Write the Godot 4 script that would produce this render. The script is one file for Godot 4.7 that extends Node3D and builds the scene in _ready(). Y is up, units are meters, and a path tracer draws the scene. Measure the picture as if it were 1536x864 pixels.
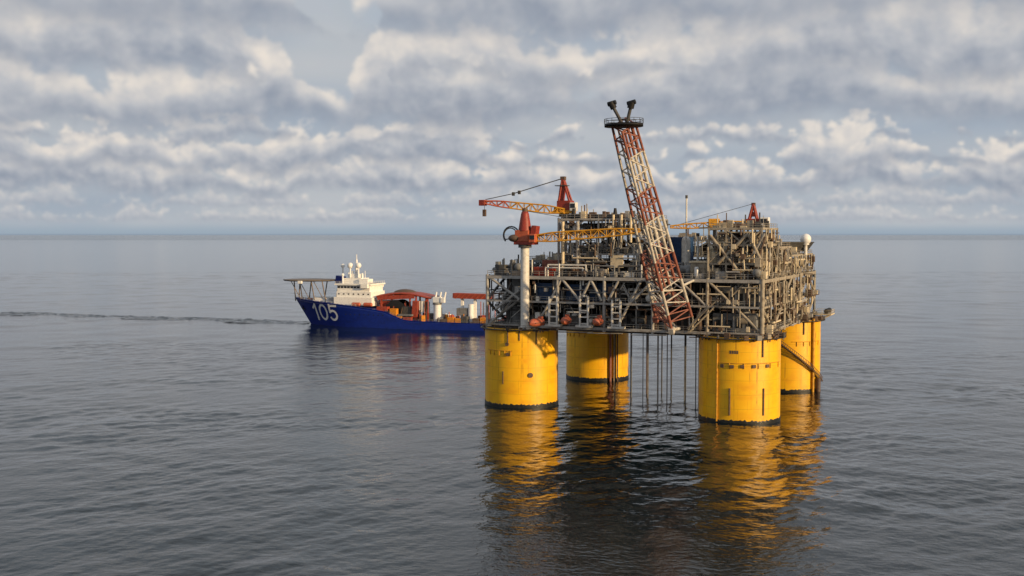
extends Node3D
# A tension-leg oil platform on four yellow columns and a blue supply ship on a calm sea, low warm sun from the right.
# Platform axes: x along its front (left column to right column), z towards the viewer, origin at the water under the front left column.

const TURN := -25.0                                  # heading of the platform, degrees
const BASE := Vector3(2.63, 0.0, -298.0)             # front left column at the waterline
const SPAN := 60.0                                   # front columns, centre to centre
const DEEP := 59.0                                   # front to rear columns
var M := {}                                          # materials
var U := {}                                          # shared unit meshes
var taken := {}

func _ready():
	var t0 := Time.get_ticks_msec()
	# ---- camera
	var cam := Camera3D.new(); cam.name = "camera"; add_child(cam)
	cam.position = Vector3(0, 46, 0)
	cam.rotation_degrees.x = -rad_to_deg(atan(80.0 / 1640.0))
	cam.fov = rad_to_deg(2.0 * atan(432.0 / 1640.0))
	cam.near = 1.0; cam.far = 150000.0
	# ---- sky
	var env := Environment.new()
	env.background_mode = Environment.BG_SKY
	env.tonemap_mode = Environment.TONE_MAPPER_LINEAR
	env.tonemap_exposure = 1.04
	env.sdfgi_enabled = true; env.ssao_enabled = true; env.ssil_enabled = true
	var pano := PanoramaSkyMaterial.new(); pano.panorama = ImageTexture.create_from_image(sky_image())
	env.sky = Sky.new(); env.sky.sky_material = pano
	var we := WorldEnvironment.new(); we.name = "world"; we.environment = env; add_child(we)
	# ---- sun: low, over the viewer's right shoulder
	var sun := DirectionalLight3D.new(); sun.name = "sun"; add_child(sun)
	var az := deg_to_rad(51.0)
	var el := deg_to_rad(12.5)
	var to_sun := Vector3(sin(az) * cos(el), sin(el), cos(az) * cos(el))
	sun.look_at_from_position(to_sun * 100.0, Vector3.ZERO)
	sun.light_color = Color(1.0, 0.865, 0.67); sun.light_energy = 1.5; sun.light_angular_distance = 1.0; sun.shadow_enabled = true
	print("sky ", Time.get_ticks_msec() - t0)
	make_materials()
	make_units()
	# ---- large structure
	build_water()
	print("water ", Time.get_ticks_msec() - t0)
	build_platform()
	build_modules()
	# ---- objects
	build_flare()
	build_cranes()
	build_equipment()
	build_ship()
	print("all ", Time.get_ticks_msec() - t0)

# ------------------------------------------------------------------ helpers
func numbered(called: String) -> String:
	taken[called] = taken.get(called, -1) + 1
	return called if taken[called] == 0 else "%s_%03d" % [called, taken[called]]

func tag(o: Node, label: String, category: String, group := ""):
	o.set_meta("label", label); o.set_meta("category", category)
	if group: o.set_meta("group", group)

# a thing standing on the platform at platform coordinates
func thing(called: String, label: String, category: String, at: Vector3, group := "", turn := 0.0) -> Node3D:
	var o := Node3D.new(); o.name = numbered(called); add_child(o)
	o.position = BASE + Basis(Vector3.UP, deg_to_rad(TURN)) * at
	o.rotation.y = deg_to_rad(TURN + turn)
	tag(o, label, category, group)
	return o

func part(par: Node, called: String, mesh: Mesh, m: Material, xf := Transform3D()) -> MeshInstance3D:
	var o := MeshInstance3D.new(); o.name = called; o.mesh = mesh; o.material_override = m; o.transform = xf
	o.cast_shadow = GeometryInstance3D.SHADOW_CASTING_SETTING_ON
	par.add_child(o, true)
	return o

func box(par: Node, called: String, c: Vector3, size: Vector3, m: Material, turn := Vector3.ZERO, unit := "box") -> MeshInstance3D:
	return part(par, called, U[unit], m, Transform3D(Basis.from_euler(turn * PI / 180.0) * Basis.from_scale(size), c))

func along(a: Vector3, b: Vector3) -> Basis:
	var y := (b - a).normalized()
	var ref := Vector3.UP if absf(y.y) < 0.95 else Vector3(0, 0, 1)
	var x := ref.cross(y).normalized()
	return Basis(x, y, x.cross(y))

# a round bar from a to b
func tube(par: Node, called: String, a: Vector3, b: Vector3, r: float, m: Material, unit := "tube") -> MeshInstance3D:
	return part(par, called, U[unit], m, Transform3D(along(a, b) * Basis.from_scale(Vector3(r, a.distance_to(b), r)), (a + b) * 0.5))

# a square beam from a to b
func beam(par: Node, called: String, a: Vector3, b: Vector3, w: float, d: float, m: Material) -> MeshInstance3D:
	return part(par, called, U.box, m, Transform3D(along(a, b) * Basis.from_scale(Vector3(w, a.distance_to(b), d)), (a + b) * 0.5))

func ball(par: Node, called: String, c: Vector3, r: Vector3, m: Material) -> MeshInstance3D:
	return part(par, called, U.ball, m, Transform3D(Basis.from_scale(r), c))

# several small pieces joined into one mesh
class Join:
	var v := PackedVector3Array()
	var n := PackedVector3Array()
	var uv := PackedVector2Array()
	var ix := PackedInt32Array()
	func quad(a: Vector3, b: Vector3, c: Vector3, d: Vector3):   # counter-clockwise seen from outside
		var k := v.size()
		var nn := (b - a).cross(d - a).normalized()
		v.append_array([a, b, c, d]); n.append_array([nn, nn, nn, nn]); uv.append_array([Vector2(0, 0), Vector2(1, 0), Vector2(1, 1), Vector2(0, 1)])
		ix.append_array([k, k + 2, k + 1, k, k + 3, k + 2])
	func bar(a: Vector3, b: Vector3, r: float, sides := 6):
		var y := (b - a).normalized()
		var x := (Vector3.UP if absf(y.y) < 0.95 else Vector3(0, 0, 1)).cross(y).normalized()
		var z := x.cross(y)
		for i in sides:
			var p := x * cos(TAU * i / sides) + z * sin(TAU * i / sides)
			var q := x * cos(TAU * (i + 1) / sides) + z * sin(TAU * (i + 1) / sides)
			var k := v.size()
			v.append_array([a + p * r, a + q * r, b + q * r, b + p * r]); n.append_array([p, q, q, p])
			uv.append_array([Vector2.ZERO, Vector2.ZERO, Vector2.ONE, Vector2.ONE])
			ix.append_array([k, k + 1, k + 2, k, k + 2, k + 3])
	func block(c: Vector3, s: Vector3, bs := Basis()):
		var h := s * 0.5
		for ax in 3:
			for sg in [-1.0, 1.0]:
				var nn := Vector3.ZERO; nn[ax] = sg
				var p := Vector3.ZERO; p[(ax + 1) % 3] = h[(ax + 1) % 3]
				var q := Vector3.ZERO; q[(ax + 2) % 3] = h[(ax + 2) % 3] * sg
				var o := nn * h[ax]
				quad(c + bs * (o - p - q), c + bs * (o + p - q), c + bs * (o + p + q), c + bs * (o - p + q))
	func rail(points: Array, step := 2.2, tall := 1.15):
		for i in points.size() - 1:
			var a: Vector3 = points[i]
			var b: Vector3 = points[i + 1]
			var k := maxi(1, roundi(a.distance_to(b) / step))
			for j in k + 1:
				var p := a.lerp(b, float(j) / k)
				bar(p, p + Vector3(0, tall, 0), 0.05, 4)
			for hgt in [tall, tall * 0.55]:
				bar(a + Vector3(0, hgt, 0), b + Vector3(0, hgt, 0), 0.05, 4)
	# rings of points swept into a skin; each ring has the same count; normals by area
	func skin(rings: Array, closed := true, uvs := Vector2(1, 1)):
		var k := v.size()
		var w: int = rings[0].size()
		var nn := PackedVector3Array(); nn.resize(rings.size() * w)
		var cols := w if closed else w - 1
		for i in rings.size() - 1:
			for j in cols:
				var j2 := (j + 1) % w
				var a: Vector3 = rings[i][j]
				var b: Vector3 = rings[i][j2]
				var c: Vector3 = rings[i + 1][j2]
				var d: Vector3 = rings[i + 1][j]
				var f := (c - a).cross(d - b)
				for q in [i * w + j, i * w + j2, (i + 1) * w + j2, (i + 1) * w + j]:
					nn[q] += f
				ix.append_array([k + i * w + j, k + (i + 1) * w + j2, k + i * w + j2, k + i * w + j, k + (i + 1) * w + j, k + (i + 1) * w + j2])
		for i in rings.size():
			for j in w:
				v.append(rings[i][j]); n.append(nn[i * w + j].normalized()); uv.append(Vector2(float(j) / w * uvs.x, float(i) / (rings.size() - 1) * uvs.y))
	func mesh() -> ArrayMesh:
		var arr := []; arr.resize(Mesh.ARRAY_MAX)
		arr[Mesh.ARRAY_VERTEX] = v; arr[Mesh.ARRAY_NORMAL] = n; arr[Mesh.ARRAY_TEX_UV] = uv; arr[Mesh.ARRAY_INDEX] = ix
		var am := ArrayMesh.new(); am.add_surface_from_arrays(Mesh.PRIMITIVE_TRIANGLES, arr)
		return am

func ring(c: Vector3, r: float, count: int, y: float) -> Array:
	var out := []
	for i in count:
		out.append(c + Vector3(cos(TAU * i / count) * r, y, -sin(TAU * i / count) * r))
	return out

# lathed about y: profile of (radius, height) from the bottom up
func lathe(profile: Array, count := 20) -> ArrayMesh:
	var j := Join.new()
	var rings := []
	for p in profile:
		rings.append(ring(Vector3.ZERO, maxf(p[0], 0.001), count, p[1]))
	j.skin(rings)
	return j.mesh()

func make_units():
	var j := Join.new(); j.block(Vector3.ZERO, Vector3.ONE); U.box = j.mesh()
	# box with chamfered edges for housings, containers and cabins
	var ch := Join.new()
	var rings := []
	for p in [[0.46, -0.5], [0.5, -0.46], [0.5, 0.46], [0.46, 0.5]]:
		var r: float = p[0]
		var y: float = p[1]
		var q := minf(r, 0.5) - 0.03
		rings.append([Vector3(r, y, -q), Vector3(q, y, -r), Vector3(-q, y, -r), Vector3(-r, y, -q), Vector3(-r, y, q), Vector3(-q, y, r), Vector3(q, y, r), Vector3(r, y, q)])
	for i in 3:
		for k in 8:
			ch.quad(rings[i][k], rings[i][(k + 1) % 8], rings[i + 1][(k + 1) % 8], rings[i + 1][k])
	for e in [0, 3]:
		var c := Vector3(0, rings[e][0].y, 0)
		for k in 8:
			var a: Vector3 = rings[e][k]
			var b: Vector3 = rings[e][(k + 1) % 8]
			if e == 0: ch.quad(c, b, a, c.lerp(a, 0.5))
			else: ch.quad(c, a, b, c.lerp(b, 0.5))
	U.cabin = ch.mesh()
	U.tube = lathe([[0.0, -0.5], [1.0, -0.5], [1.0, -0.4999], [1.0, 0.4999], [1.0, 0.5], [0.0, 0.5]], 14)
	U.vessel = lathe([[0.0, -0.5], [0.35, -0.495], [0.7, -0.47], [0.93, -0.42], [1.0, -0.36], [1.0, 0.36], [0.93, 0.42], [0.7, 0.47], [0.35, 0.495], [0.0, 0.5]], 16)
	var prof := []
	for i in 13:
		prof.append([cos(PI * (i / 12.0 - 0.5)), sin(PI * (i / 12.0 - 0.5))])
	U.ball = lathe(prof, 20)
	U.cone = lathe([[0.0, -0.5], [1.0, -0.5], [1.0, -0.499], [0.45, 0.5], [0.0, 0.5]], 14)

# painted and weathered steel: patches of fading, grime and rust with a grain of their own
func paint(key: String, c: Color, rough := 0.55, worn := 0.16, rust := 0.0, tile := 14.0, seed_ := 1):
	var m := StandardMaterial3D.new(); m.resource_name = key
	var n := FastNoiseLite.new(); n.seed = seed_ + hash(key) % 1000; n.frequency = 0.022; n.fractal_octaves = 5; n.fractal_gain = 0.6
	var g := Gradient.new()
	var rusty := Color(0.36, 0.20, 0.11)
	g.offsets = PackedFloat32Array([0.0, 0.24, 0.40, 0.66, 1.0])
	g.colors = PackedColorArray([c.darkened(worn * 1.9).lerp(rusty, clampf(rust * 2.0, 0, 1)), c.darkened(worn).lerp(rusty, rust), c.darkened(worn * 0.3), c, c.lightened(worn * 0.5)])
	var t := NoiseTexture2D.new(); t.width = 256; t.height = 256; t.seamless = true; t.noise = n; t.color_ramp = g
	m.albedo_texture = t; m.roughness = rough; m.metallic_specular = 0.45
	m.uv1_triplanar = true; m.uv1_world_triplanar = true; m.uv1_scale = Vector3.ONE / tile
	M[key] = m

func make_materials():
	paint("steel", Color(0.62, 0.61, 0.59), 0.55, 0.18, 0.10, 11.0)
	paint("tan", Color(0.61, 0.575, 0.51), 0.6, 0.2, 0.14, 9.0)
	paint("grey", Color(0.47, 0.475, 0.475), 0.55, 0.2, 0.08, 10.0)
	paint("dark", Color(0.29, 0.29, 0.285), 0.6, 0.25, 0.12, 8.0)
	paint("plate", Color(0.36, 0.35, 0.34), 0.7, 0.25, 0.2, 12.0)
	paint("brown", Color(0.38, 0.31, 0.26), 0.65, 0.22, 0.25, 7.0)
	paint("cream", Color(0.82, 0.76, 0.64), 0.55, 0.12, 0.06, 9.0)
	paint("white", Color(0.83, 0.82, 0.79), 0.5, 0.08, 0.04, 9.0)
	paint("pure", Color(0.88, 0.88, 0.87), 0.4, 0.04, 0.0, 9.0)
	paint("red", Color(0.56, 0.21, 0.16), 0.5, 0.2, 0.12, 7.0)
	paint("orange", Color(0.72, 0.36, 0.24), 0.4, 0.12, 0.05, 6.0)
	paint("boat_orange", Color(0.68, 0.36, 0.27), 0.5, 0.14, 0.05, 6.0)
	paint("crane_yellow", Color(0.80, 0.58, 0.14), 0.5, 0.18, 0.14, 8.0)
	paint("band_red", Color(0.57, 0.36, 0.31), 0.65, 0.2, 0.25, 6.0)
	paint("band_white", Color(0.78, 0.76, 0.72), 0.6, 0.16, 0.22, 6.0)
	paint("blue", Color(0.10, 0.23, 0.38), 0.5, 0.2, 0.0, 8.0)
	paint("hull_blue", Color(0.03, 0.135, 0.47), 0.35, 0.14, 0.0, 18.0)
	paint("boot", Color(0.09, 0.10, 0.09), 0.45, 0.3, 0.10, 5.0)
	paint("black", Color(0.085, 0.085, 0.085), 0.6, 0.3, 0.05, 5.0)
	paint("helideck", Color(0.50, 0.45, 0.40), 0.7, 0.15, 0.1, 9.0)
	paint("ship_red", Color(0.62, 0.26, 0.18), 0.5, 0.18, 0.12, 8.0)
	paint("ship_yellow", Color(0.82, 0.52, 0.12), 0.5, 0.15, 0.08, 8.0)
	paint("ship_cream", Color(0.92, 0.91, 0.88), 0.45, 0.06, 0.02, 9.0)
	var gl := StandardMaterial3D.new(); gl.resource_name = "window_glass"; gl.albedo_color = Color(0.07, 0.08, 0.09); gl.roughness = 0.12; M.glass = gl
	# column paint: yellow, with runs of grime and rust, welded courses and faded panels
	var m := StandardMaterial3D.new(); m.resource_name = "column_yellow"
	var w := 1024
	var h := 512
	var na := FastNoiseLite.new(); na.seed = 4; na.frequency = 0.02; na.fractal_octaves = 4
	var nb := FastNoiseLite.new(); nb.seed = 9; nb.frequency = 0.011; nb.fractal_octaves = 3
	var im := Image.create(w, h, false, Image.FORMAT_RGB8)
	var paint_y := Color(0.920, 0.690, 0.030)
	for x in w:
		var ang := TAU * x / w
		var cx := cos(ang) * 160.0
		var cy := sin(ang) * 160.0
		for y in h:
			var run := na.get_noise_3d(cx * 2.3, cy * 2.3, y * 0.05)
			var patch := nb.get_noise_3d(cx, cy, y * 1.2)
			var c := paint_y.lerp(Color(0.935, 0.725, 0.10), clampf(patch * 0.9, 0, 1)).lerp(Color(0.85, 0.585, 0.06), clampf(-patch * 0.9, 0, 1))
			c = c.lerp(Color(0.46, 0.30, 0.10), clampf((run - 0.26) * 1.6, 0.0, 0.5) * clampf(0.5 + patch * 1.5, 0.0, 1.0))
			if y % 84 < 2 or (x + (y / 84) * 51) % 102 < 1: c = c.darkened(0.15)
			im.set_pixel(x, y, c)
	m.albedo_texture = ImageTexture.create_from_image(im); m.roughness = 0.42
	M.column = m
# ------------------------------------------------------------------ sky
var sky_fbm := FastNoiseLite.new()
var sky_puff := FastNoiseLite.new()
var sky_soft := FastNoiseLite.new()
# rows of cumulus, far to near: elevation of the flat base, height of the clouds (radians), cover
var cloud_rows := [
	[0.0120, 0.016, 0.88], [0.026, 0.019, 0.80], [0.041, 0.040, 0.86], [0.063, 0.050, 0.80], [0.084, 0.034, 0.30], [0.100, 0.084, 0.88], [0.138, 0.085, 0.58], [0.178, 0.130, 0.74],
	[0.275, 0.17, 0.60], [0.39, 0.24, 0.60], [0.55, 0.32, 0.62], [0.76, 0.42, 0.62], [1.05, 0.5, 0.62],
]
# where the photograph's own clouds and gaps stand: row, azimuth, half width, change of cover
var cloud_places := [
	[5, -0.17, 0.035, -0.9], [5, 0.0, 0.13, 0.35], [5, 0.30, 0.18, 0.30], [5, -0.36, 0.13, -0.35], [6, -0.34, 0.13, 0.65], [6, -0.16, 0.05, -0.8], [6, 0.1, 0.2, -0.3], [6, 0.43, 0.08, 0.3],
	[7, 0.24, 0.24, 0.55], [7, -0.16, 0.06, -0.7], [7, -0.35, 0.12, -0.2], [4, -0.36, 0.10, 0.25], [2, -0.38, 0.11, 0.30], [2, -0.12, 0.10, 0.25], [2, 0.42, 0.10, 0.2], [3, -0.42, 0.06, 0.3], [3, -0.05, 0.10, 0.2], [3, 0.15, 0.1, -0.2],
]

func sky_color(az: float, el: float) -> Color:
	var ca := cos(az)
	var sa := sin(az)
	var high := smoothstep(0.0, 0.25, el)
	var veil := clampf(0.45 + 0.7 * sky_soft.get_noise_3d(ca * 5.0, sa * 5.0, el * 16.0), 0.0, 1.0)
	var c := Color(0.615, 0.660, 0.712).lerp(Color(0.645, 0.695, 0.752), high).lerp(Color(0.730, 0.742, 0.756), veil)
	for i in cloud_rows.size():
		var row: Array = cloud_rows[i]
		var size: float = row[1]
		var y: float = (el - row[0]) / size
		if y < -0.5 or y > 1.7: continue
		var s := 1.0 / size
		var q := Vector3(ca * s, sa * s, i * 7.3)
		y += (0.16 if i < 2 else (0.26 if i < 5 else 0.22)) * sky_soft.get_noise_3d(q.x * 0.5, q.y * 0.5, i * 3.0 + 40.0)
		var cover: float = row[2]
		if absf(az) < 0.75 and i < 8:
			for p in cloud_places:
				if p[0] == i: cover += p[3] * exp(-pow((az - p[1]) / p[2], 4.0))
		var top := cover + 1.35 * sky_fbm.get_noise_3d(q.x * 0.30, q.y * 0.30, q.z + y * 0.35)
		if top < 0.02: continue
		var lump := -0.55 - sky_puff.get_noise_3d(q.x, q.y, y * 1.15 + i * 11.0)
		var fine := sky_fbm.get_noise_3d(q.x * 1.9, q.y * 1.9, y * 2.6 + i)
		var body := (top - y) * 1.1 + lump * (0.78 if i > 1 else 0.16) + fine * (0.44 if i > 1 else 0.6)
		var a := smoothstep(0.0, 0.27 if i > 1 else 0.7, body) * smoothstep(-0.20, 0.16, y + lump * 0.22 + fine * 0.12)
		if a <= 0.0: continue
		var lump_up := -0.55 - sky_puff.get_noise_3d(q.x - sa * 0.10, q.y + ca * 0.10, (y + 0.13) * 1.15 + i * 11.0)
		var rel := clampf(y / maxf(top, 0.25), 0.0, 1.2)
		var lit := 0.10 + 0.74 * smoothstep(0.0, 0.66, rel) + (lump - lump_up) * 0.66 + fine * 0.22
		if i < 2: lit = 0.50 + (lit - 0.45) * 0.6
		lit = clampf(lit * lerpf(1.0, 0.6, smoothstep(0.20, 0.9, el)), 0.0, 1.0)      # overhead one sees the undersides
		var cloud: Color
		if lit < 0.5: cloud = Color(0.565, 0.597, 0.652).lerp(Color(0.722, 0.730, 0.750), lit * 2.0)
		else: cloud = Color(0.722, 0.730, 0.750).lerp(Color(0.900, 0.864, 0.824), lit * 2.0 - 1.0)
		c = c.lerp(cloud, a * (0.93 if i > 1 else 0.75))
	c = c.lerp(Color(0.585, 0.648, 0.705), (1.0 - smoothstep(0.001, 0.012, el)) * 0.9)
	return c

func sky_image() -> Image:
	sky_fbm.seed = 12; sky_fbm.frequency = 1.0; sky_fbm.fractal_octaves = 4; sky_fbm.fractal_gain = 0.5
	sky_soft.seed = 23; sky_soft.frequency = 1.0; sky_soft.fractal_octaves = 2
	sky_puff.seed = 7; sky_puff.noise_type = FastNoiseLite.TYPE_CELLULAR; sky_puff.cellular_return_type = FastNoiseLite.RETURN_DISTANCE; sky_puff.frequency = 2.5
	sky_puff.fractal_type = FastNoiseLite.FRACTAL_FBM; sky_puff.fractal_octaves = 4; sky_puff.fractal_gain = 0.55
	var coarse := sky_rows(1024, 512, 0, 256)
	var im := Image.create(4096, 2048, false, Image.FORMAT_RGB8)
	im.fill(Color(0.50, 0.55, 0.60))
	coarse.resize(4096, 1024, Image.INTERPOLATE_CUBIC)
	im.blit_rect(coarse, Rect2i(0, 0, 4096, 1024), Vector2i.ZERO)
	var band := sky_rows(4096, 2048, 1024 - 190, 190)
	im.blit_rect(band, Rect2i(0, 0, 4096, 190), Vector2i(0, 1024 - 190))
	return im

func sky_rows(w: int, h: int, y0: int, n: int) -> Image:
	var data := PackedByteArray()
	data.resize(w * n * 3)
	var at := 0
	for y in n:
		var el := (0.5 - (y0 + y + 0.5) / h) * PI
		for x in w:
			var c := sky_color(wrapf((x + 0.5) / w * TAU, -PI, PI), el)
			data[at] = int(clampf(c.r, 0, 1) * 255.0); data[at + 1] = int(clampf(c.g, 0, 1) * 255.0); data[at + 2] = int(clampf(c.b, 0, 1) * 255.0)
			at += 3
	return Image.create_from_data(w, n, false, Image.FORMAT_RGB8, data)

# ------------------------------------------------------------------ sea
var waves := []
var gust := FastNoiseLite.new()

func make_waves():
	var rng := RandomNumberGenerator.new(); rng.seed = 31
	var lam := 1.65
	for i in 44:
		var ang := deg_to_rad(72.0) + rng.randfn(0.0, 0.85)
		var k := TAU / lam
		var slope := 0.0175 if lam < 9.0 else (0.013 if lam < 16.0 else 0.008)
		waves.append([cos(ang) * k, sin(ang) * k, slope / k, rng.randf() * TAU, lam])
		lam *= 1.082
	gust.seed = 3; gust.frequency = 0.006; gust.fractal_octaves = 3

# fade counts for the waves shorter than keep; longer ones run on into the next sheet
func swell(x: float, z: float, shortest: float, keep: float, fade: float, rim: float) -> float:
	var long_ := 0.0
	var short_ := 0.0
	for w in waves:
		if w[4] >= keep:
			long_ += w[2] * sin(w[0] * x + w[1] * z + w[3])
		elif w[4] >= shortest:
			short_ += w[2] * sin(w[0] * x + w[1] * z + w[3])
	return (long_ + short_ * fade) * maxf(0.25, 0.85 + 1.3 * gust.get_noise_2d(x, z * 2.0)) * rim

func sea_sheet(j: Join, x0: float, x1: float, z0: float, z1: float, step: float, shortest: float, keep: float, hole := Rect2()):
	var nx := roundi((x1 - x0) / step)
	var nz := roundi((z1 - z0) / step)
	var k := j.v.size()
	var hgt := PackedFloat32Array(); hgt.resize((nx + 1) * (nz + 1))
	for b in nz + 1:
		for a in nx + 1:
			var x := x0 + a * step
			var z := z0 + b * step
			var inside := minf(minf(x - x0, x1 - x), minf(z - z0, z1 - z))
			var rim := clampf(minf(minf(x + 978.0, 998.0 - x), minf(z + 1402.0, 198.0 - z)) / 60.0, 0.0, 1.0)
			hgt[b * (nx + 1) + a] = swell(x, z, shortest, keep, clampf(inside / 24.0, 0.0, 1.0), rim)
	for b in nz + 1:
		for a in nx + 1:
			var at := b * (nx + 1) + a
			j.v.append(Vector3(x0 + a * step, hgt[at], z0 + b * step))
			var dx := hgt[at + (1 if a < nx else 0)] - hgt[at - (1 if a > 0 else 0)]
			var dz := hgt[at + (nx + 1 if b < nz else 0)] - hgt[at - (nx + 1 if b > 0 else 0)]
			j.n.append(Vector3(-dx, 2.0 * step, -dz).normalized())
			j.uv.append(Vector2.ZERO)
	for b in nz:
		for a in nx:
			if hole.has_area() and hole.has_point(Vector2(x0 + (a + 0.5) * step, z0 + (b + 0.5) * step)):
				continue
			var q := k + b * (nx + 1) + a
			j.ix.append_array([q, q + 1, q + nx + 2, q, q + nx + 2, q + nx + 1])

func ripple_material(key: String, strength: float) -> StandardMaterial3D:
	var m := StandardMaterial3D.new(); m.resource_name = key
	m.albedo_color = Color(0.035, 0.088, 0.105); m.roughness = 0.06; m.metallic_specular = 0.42
	m.normal_enabled = true; m.normal_texture = ripple_map; m.normal_scale = strength
	m.uv1_triplanar = true; m.uv1_world_triplanar = true; m.uv1_scale = Vector3(1.0 / 46.0, 1.0, 1.0 / 31.0)
	return m

var ripple_map := NoiseTexture2D.new()

# a patch of water ruffled by wind or a passing hull: choppy wavelets that sink under the calm sea at its ragged rim
func ruffled(called: String, line: Array, half: float, step: float, tall: float, m: Material, seed_: int):
	var n := FastNoiseLite.new(); n.seed = seed_; n.frequency = 0.16; n.fractal_octaves = 3
	var rag := FastNoiseLite.new(); rag.seed = seed_ + 1; rag.frequency = 0.02; rag.fractal_octaves = 3
	var j := Join.new()
	for q in line.size() - 1:
		var a: Vector3 = line[q]
		var b: Vector3 = line[q + 1]
		var along_ := (b - a).normalized()
		var over := Vector3(-along_.z, 0, along_.x)
		var rows := []
		for i in roundi(a.distance_to(b) / step) + 1:
			var row := []
			for k in roundi(half * 2.0 / step) + 1:
				var o := -half + k * step
				var p := a + along_ * (i * step) + over * o
				var edge := 1.0 - absf(o) / half + 0.5 * rag.get_noise_2d(p.x, p.z) - 0.12
				p.y = clampf(edge * 3.0, -0.6, 1.0) * 0.25 + tall * clampf(edge * 2.0, 0.0, 1.0) * n.get_noise_2d(p.x * 0.7, p.z * 1.6) - 0.02
				row.append(p)
			rows.append(row)
		j.skin(rows, false)
	for i in j.n.size():
		if j.n[i].y < 0: j.n[i] = -j.n[i]
	var o := part(self, called, j.mesh(), m)
	o.set_meta("kind", "structure")

func build_water():
	make_waves()
	var n := FastNoiseLite.new(); n.seed = 77; n.frequency = 0.02; n.fractal_octaves = 4; n.fractal_gain = 0.5
	ripple_map.width = 1024; ripple_map.height = 1024; ripple_map.seamless = true; ripple_map.as_normal_map = true; ripple_map.bump_strength = 6.0; ripple_map.noise = n
	var m := ripple_material("sea_water", 0.26)
	var windy := ripple_material("wind_ruffled_water", 1.0)
	var j := Join.new()
	sea_sheet(j, -98.0, 118.0, -286.0, -118.0, 0.4, 1.6, 3.0)
	sea_sheet(j, -202.0, 222.0, -482.0, -98.0, 0.8, 3.0, 14.0, Rect2(-98, -286, 216, 168))
	sea_sheet(j, -978.0, 998.0, -1402.0, 198.0, 4.0, 14.0, 14.0, Rect2(-202, -482, 424, 384))
	var far := 100000.0
	for r in [[-far, far, -9000.0, -1402.0], [-far, far, 198.0, far], [-far, -978.0, -1402.0, 198.0], [998.0, far, -1402.0, 198.0]]:
		j.quad(Vector3(r[0], 0, r[3]), Vector3(r[1], 0, r[3]), Vector3(r[1], 0, r[2]), Vector3(r[0], 0, r[2]))
	var o := part(self, "water", j.mesh(), m)
	o.set_meta("kind", "structure")
	# beyond about nine kilometres a breeze roughens the sea
	var jf := Join.new()
	jf.quad(Vector3(-far, 0, -9000), Vector3(far, 0, -9000), Vector3(far, 0, -far), Vector3(-far, 0, -far))
	o = part(self, "distant_water", jf.mesh(), windy)
	o.set_meta("kind", "structure")
	ruffled("ship_wake_water", [Vector3(-420, 0, -668), Vector3(-300, 0, -640), Vector3(-170, 0, -594), Vector3(-104, 0, -568)], 13.0, 1.5, 0.95, ripple_material("wake_water", 1.3), 14)

# ------------------------------------------------------------------ platform: columns, decks, trusses
const LO := 22.0      # lower deck
const MID := 28.6     # middle deck
const TOP := 35.0     # main deck
const L := -7.0       # left, right, front and rear edges of the decks
const R := 67.0
const F := 7.0
const K := -66.0

var hull: Node3D

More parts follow.
